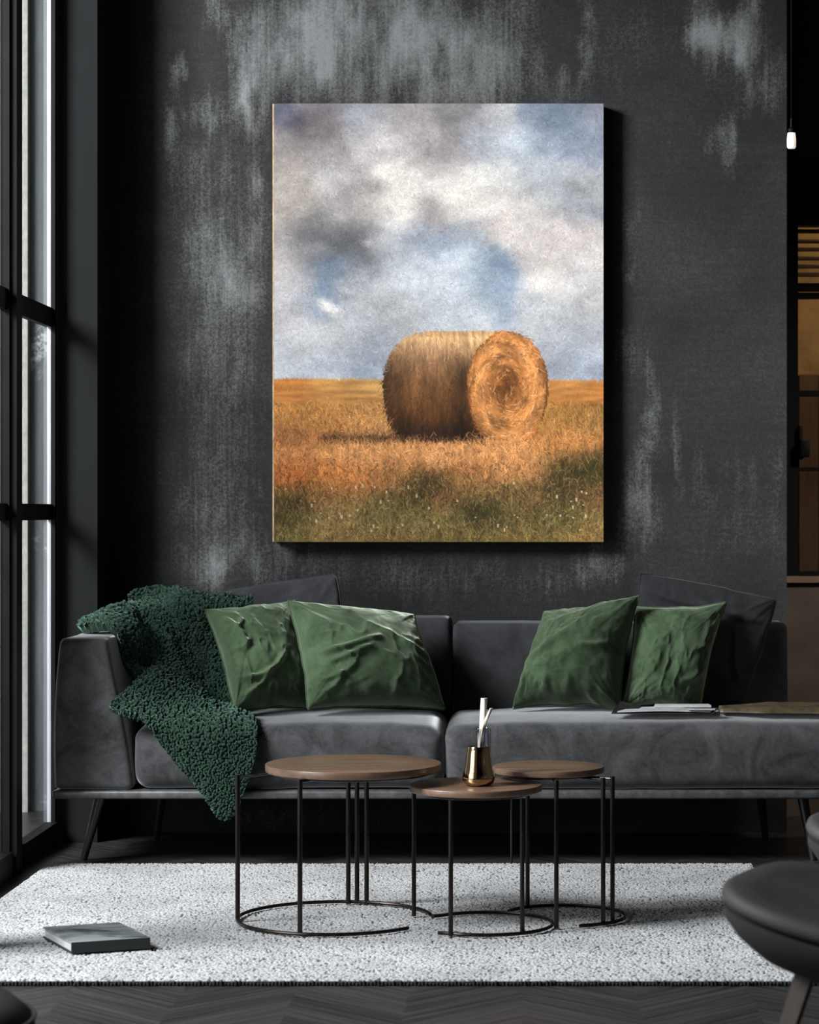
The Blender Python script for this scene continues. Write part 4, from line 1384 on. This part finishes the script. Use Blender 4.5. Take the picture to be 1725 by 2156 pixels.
def chair(loc, label):
    """lounge chair facing -x: padded seat over a bowl shell, splayed square wooden legs; origin at the floor under the seat's centre"""
    x, y, z = loc
    rt = thing('lounge_chair', loc, label, 'chair', 'dark lounge chairs at the near side')
    a, b = .31, .27

    def rim(s_, dz, dish=0.0):
        pts = []
        for (px_, py_) in superell((0, 0), a * s_, b * s_, .62):
            # the front lip rolls, the flanks dip
            lift = .018 * (px_ / a) ** 2 - .045 * (1 - abs(px_ / a)) * (abs(py_) / b) + .02 * max(0, px_ / a)
            pts.append((x + px_, y + py_, z + .402 + lift + dz))
        return pts
    pad = [rim(.80, -.020), rim(.95, -.018), rim(.99, -.012), rim(1.0, -.003), rim(.985, .010), rim(.94, .018), rim(.8, .014), rim(.5, -.004), rim(.2, -.010), rim(.05, -.011)]
    stacked(pad).build('seat', M['chair_leather'], rt, flat_angle=60)
    sh = []
    for s_, dz in ((.30, -.130), (.62, -.122), (.80, -.098), (.92, -.068), (.985, -.040), (.985, -.022), (.92, -.019)):
        sh.append(rim(s_, dz))
    stacked(sh).build('shell', M['chair_shell'], rt, flat_angle=60)
    # backrest: curved upholstered shell on the +x side
    nb, kb = 28, 14
    for_v, fs = [], []
    outer, inner = [], []
    for i_ in range(kb):
        tz = i_ / (kb - 1)
        for j_ in range(nb):
            q_ = math.radians(-62 + 124 * j_ / (nb - 1))
            rr2 = .255 + .03 * tz
            hx = .02 + .04 * tz
            zz = z + .43 + tz * (.30 - .06 * (abs(q_) / 1.08) ** 2)
            outer.append((x + hx + rr2 * math.cos(q_) + .012, y + (rr2 + .01) * math.sin(q_), zz))
            inner.append((x + hx + (rr2 - .035) * math.cos(q_) + .012, y + (rr2 - .025) * math.sin(q_), zz))
    N_ = nb * kb
    i = np.arange(N_).reshape(kb, nb)
    q1 = np.stack([i[:-1, :-1], i[:-1, 1:], i[1:, 1:], i[1:, :-1]], -1).reshape(-1, 4)
    rim_ = np.concatenate([i[0, :], i[1:, -1], i[-1, -2::-1], i[-2:0:-1, 0]])
    r2_ = np.roll(rim_, -1)
    m_ = MB().add(outer + inner, q1.tolist() + (q1[:, ::-1] + N_).tolist() + np.stack([rim_, rim_ + N_, r2_ + N_, r2_], -1).tolist())
    m_.build('backrest', M['chair_leather'], rt, flat_angle=60)
    for sx in (-1, 1):
        for sy in (-1, 1):
            top = Vector((x + sx * .13, y + sy * .13, z + .310))
            ft = Vector((x + sx * .215, y + sy * .20, z))
            m_ = MB()
            w0, w1 = .017, .012
            vs = [(top.x + dx_ * w0, top.y + dy_ * w0, top.z) for dx_, dy_ in ((-1, -1), (1, -1), (1, 1), (-1, 1))] + [(ft.x + dx_ * w1, ft.y + dy_ * w1, ft.z) for dx_, dy_ in ((-1, -1), (1, -1), (1, 1), (-1, 1))]
            m_.add(vs, [(0, 1, 2, 3), (7, 6, 5, 4), (0, 4, 5, 1), (1, 5, 6, 2), (2, 6, 7, 3), (3, 7, 4, 0)])
            m_.build('leg', M['chair_wood'], rt, smooth=False)
    return rt


ch = chair((.69, 4.30, 0), 'dark leather lounge chair whose seat front juts over the rug corner')
ch.rotation_euler = (0, 0, math.radians(-25))
c2 = ch.copy()
COL.objects.link(c2)
c2.location = (.95, 5.20, 0)
for cd in [c_ for c_ in COL.objects if c_.parent == ch]:
    d_ = cd.copy()
    COL.objects.link(d_)
    d_.parent = c2
    d_.matrix_parent_inverse = cd.matrix_parent_inverse.copy()
c2['label'] = 'second dark lounge chair, only its seat tip showing below the sofa rail'

# pouf in the near corner
pf = thing('pouf', (-1.13, 4.2, 0), 'dark brown round pouf, only its curved edge showing at the near corner', 'pouf')
prf = [(.18, 0), (.245, .006), (.268, .04), (.275, .10), (.272, .16), (.255, .205), (.225, .232), (.17, .248), (.09, .254), (.02, .255)]
MB().lathe(prf, (-1.13, 4.2, 0), 72).build('cover', M['pouf'], pf, flat_angle=60)
MB().tube(arc((-1.13, 4.2), .262, 0, 355, .200, 72), .004, 8, closed=True).build('piping', M['pouf'], pf)
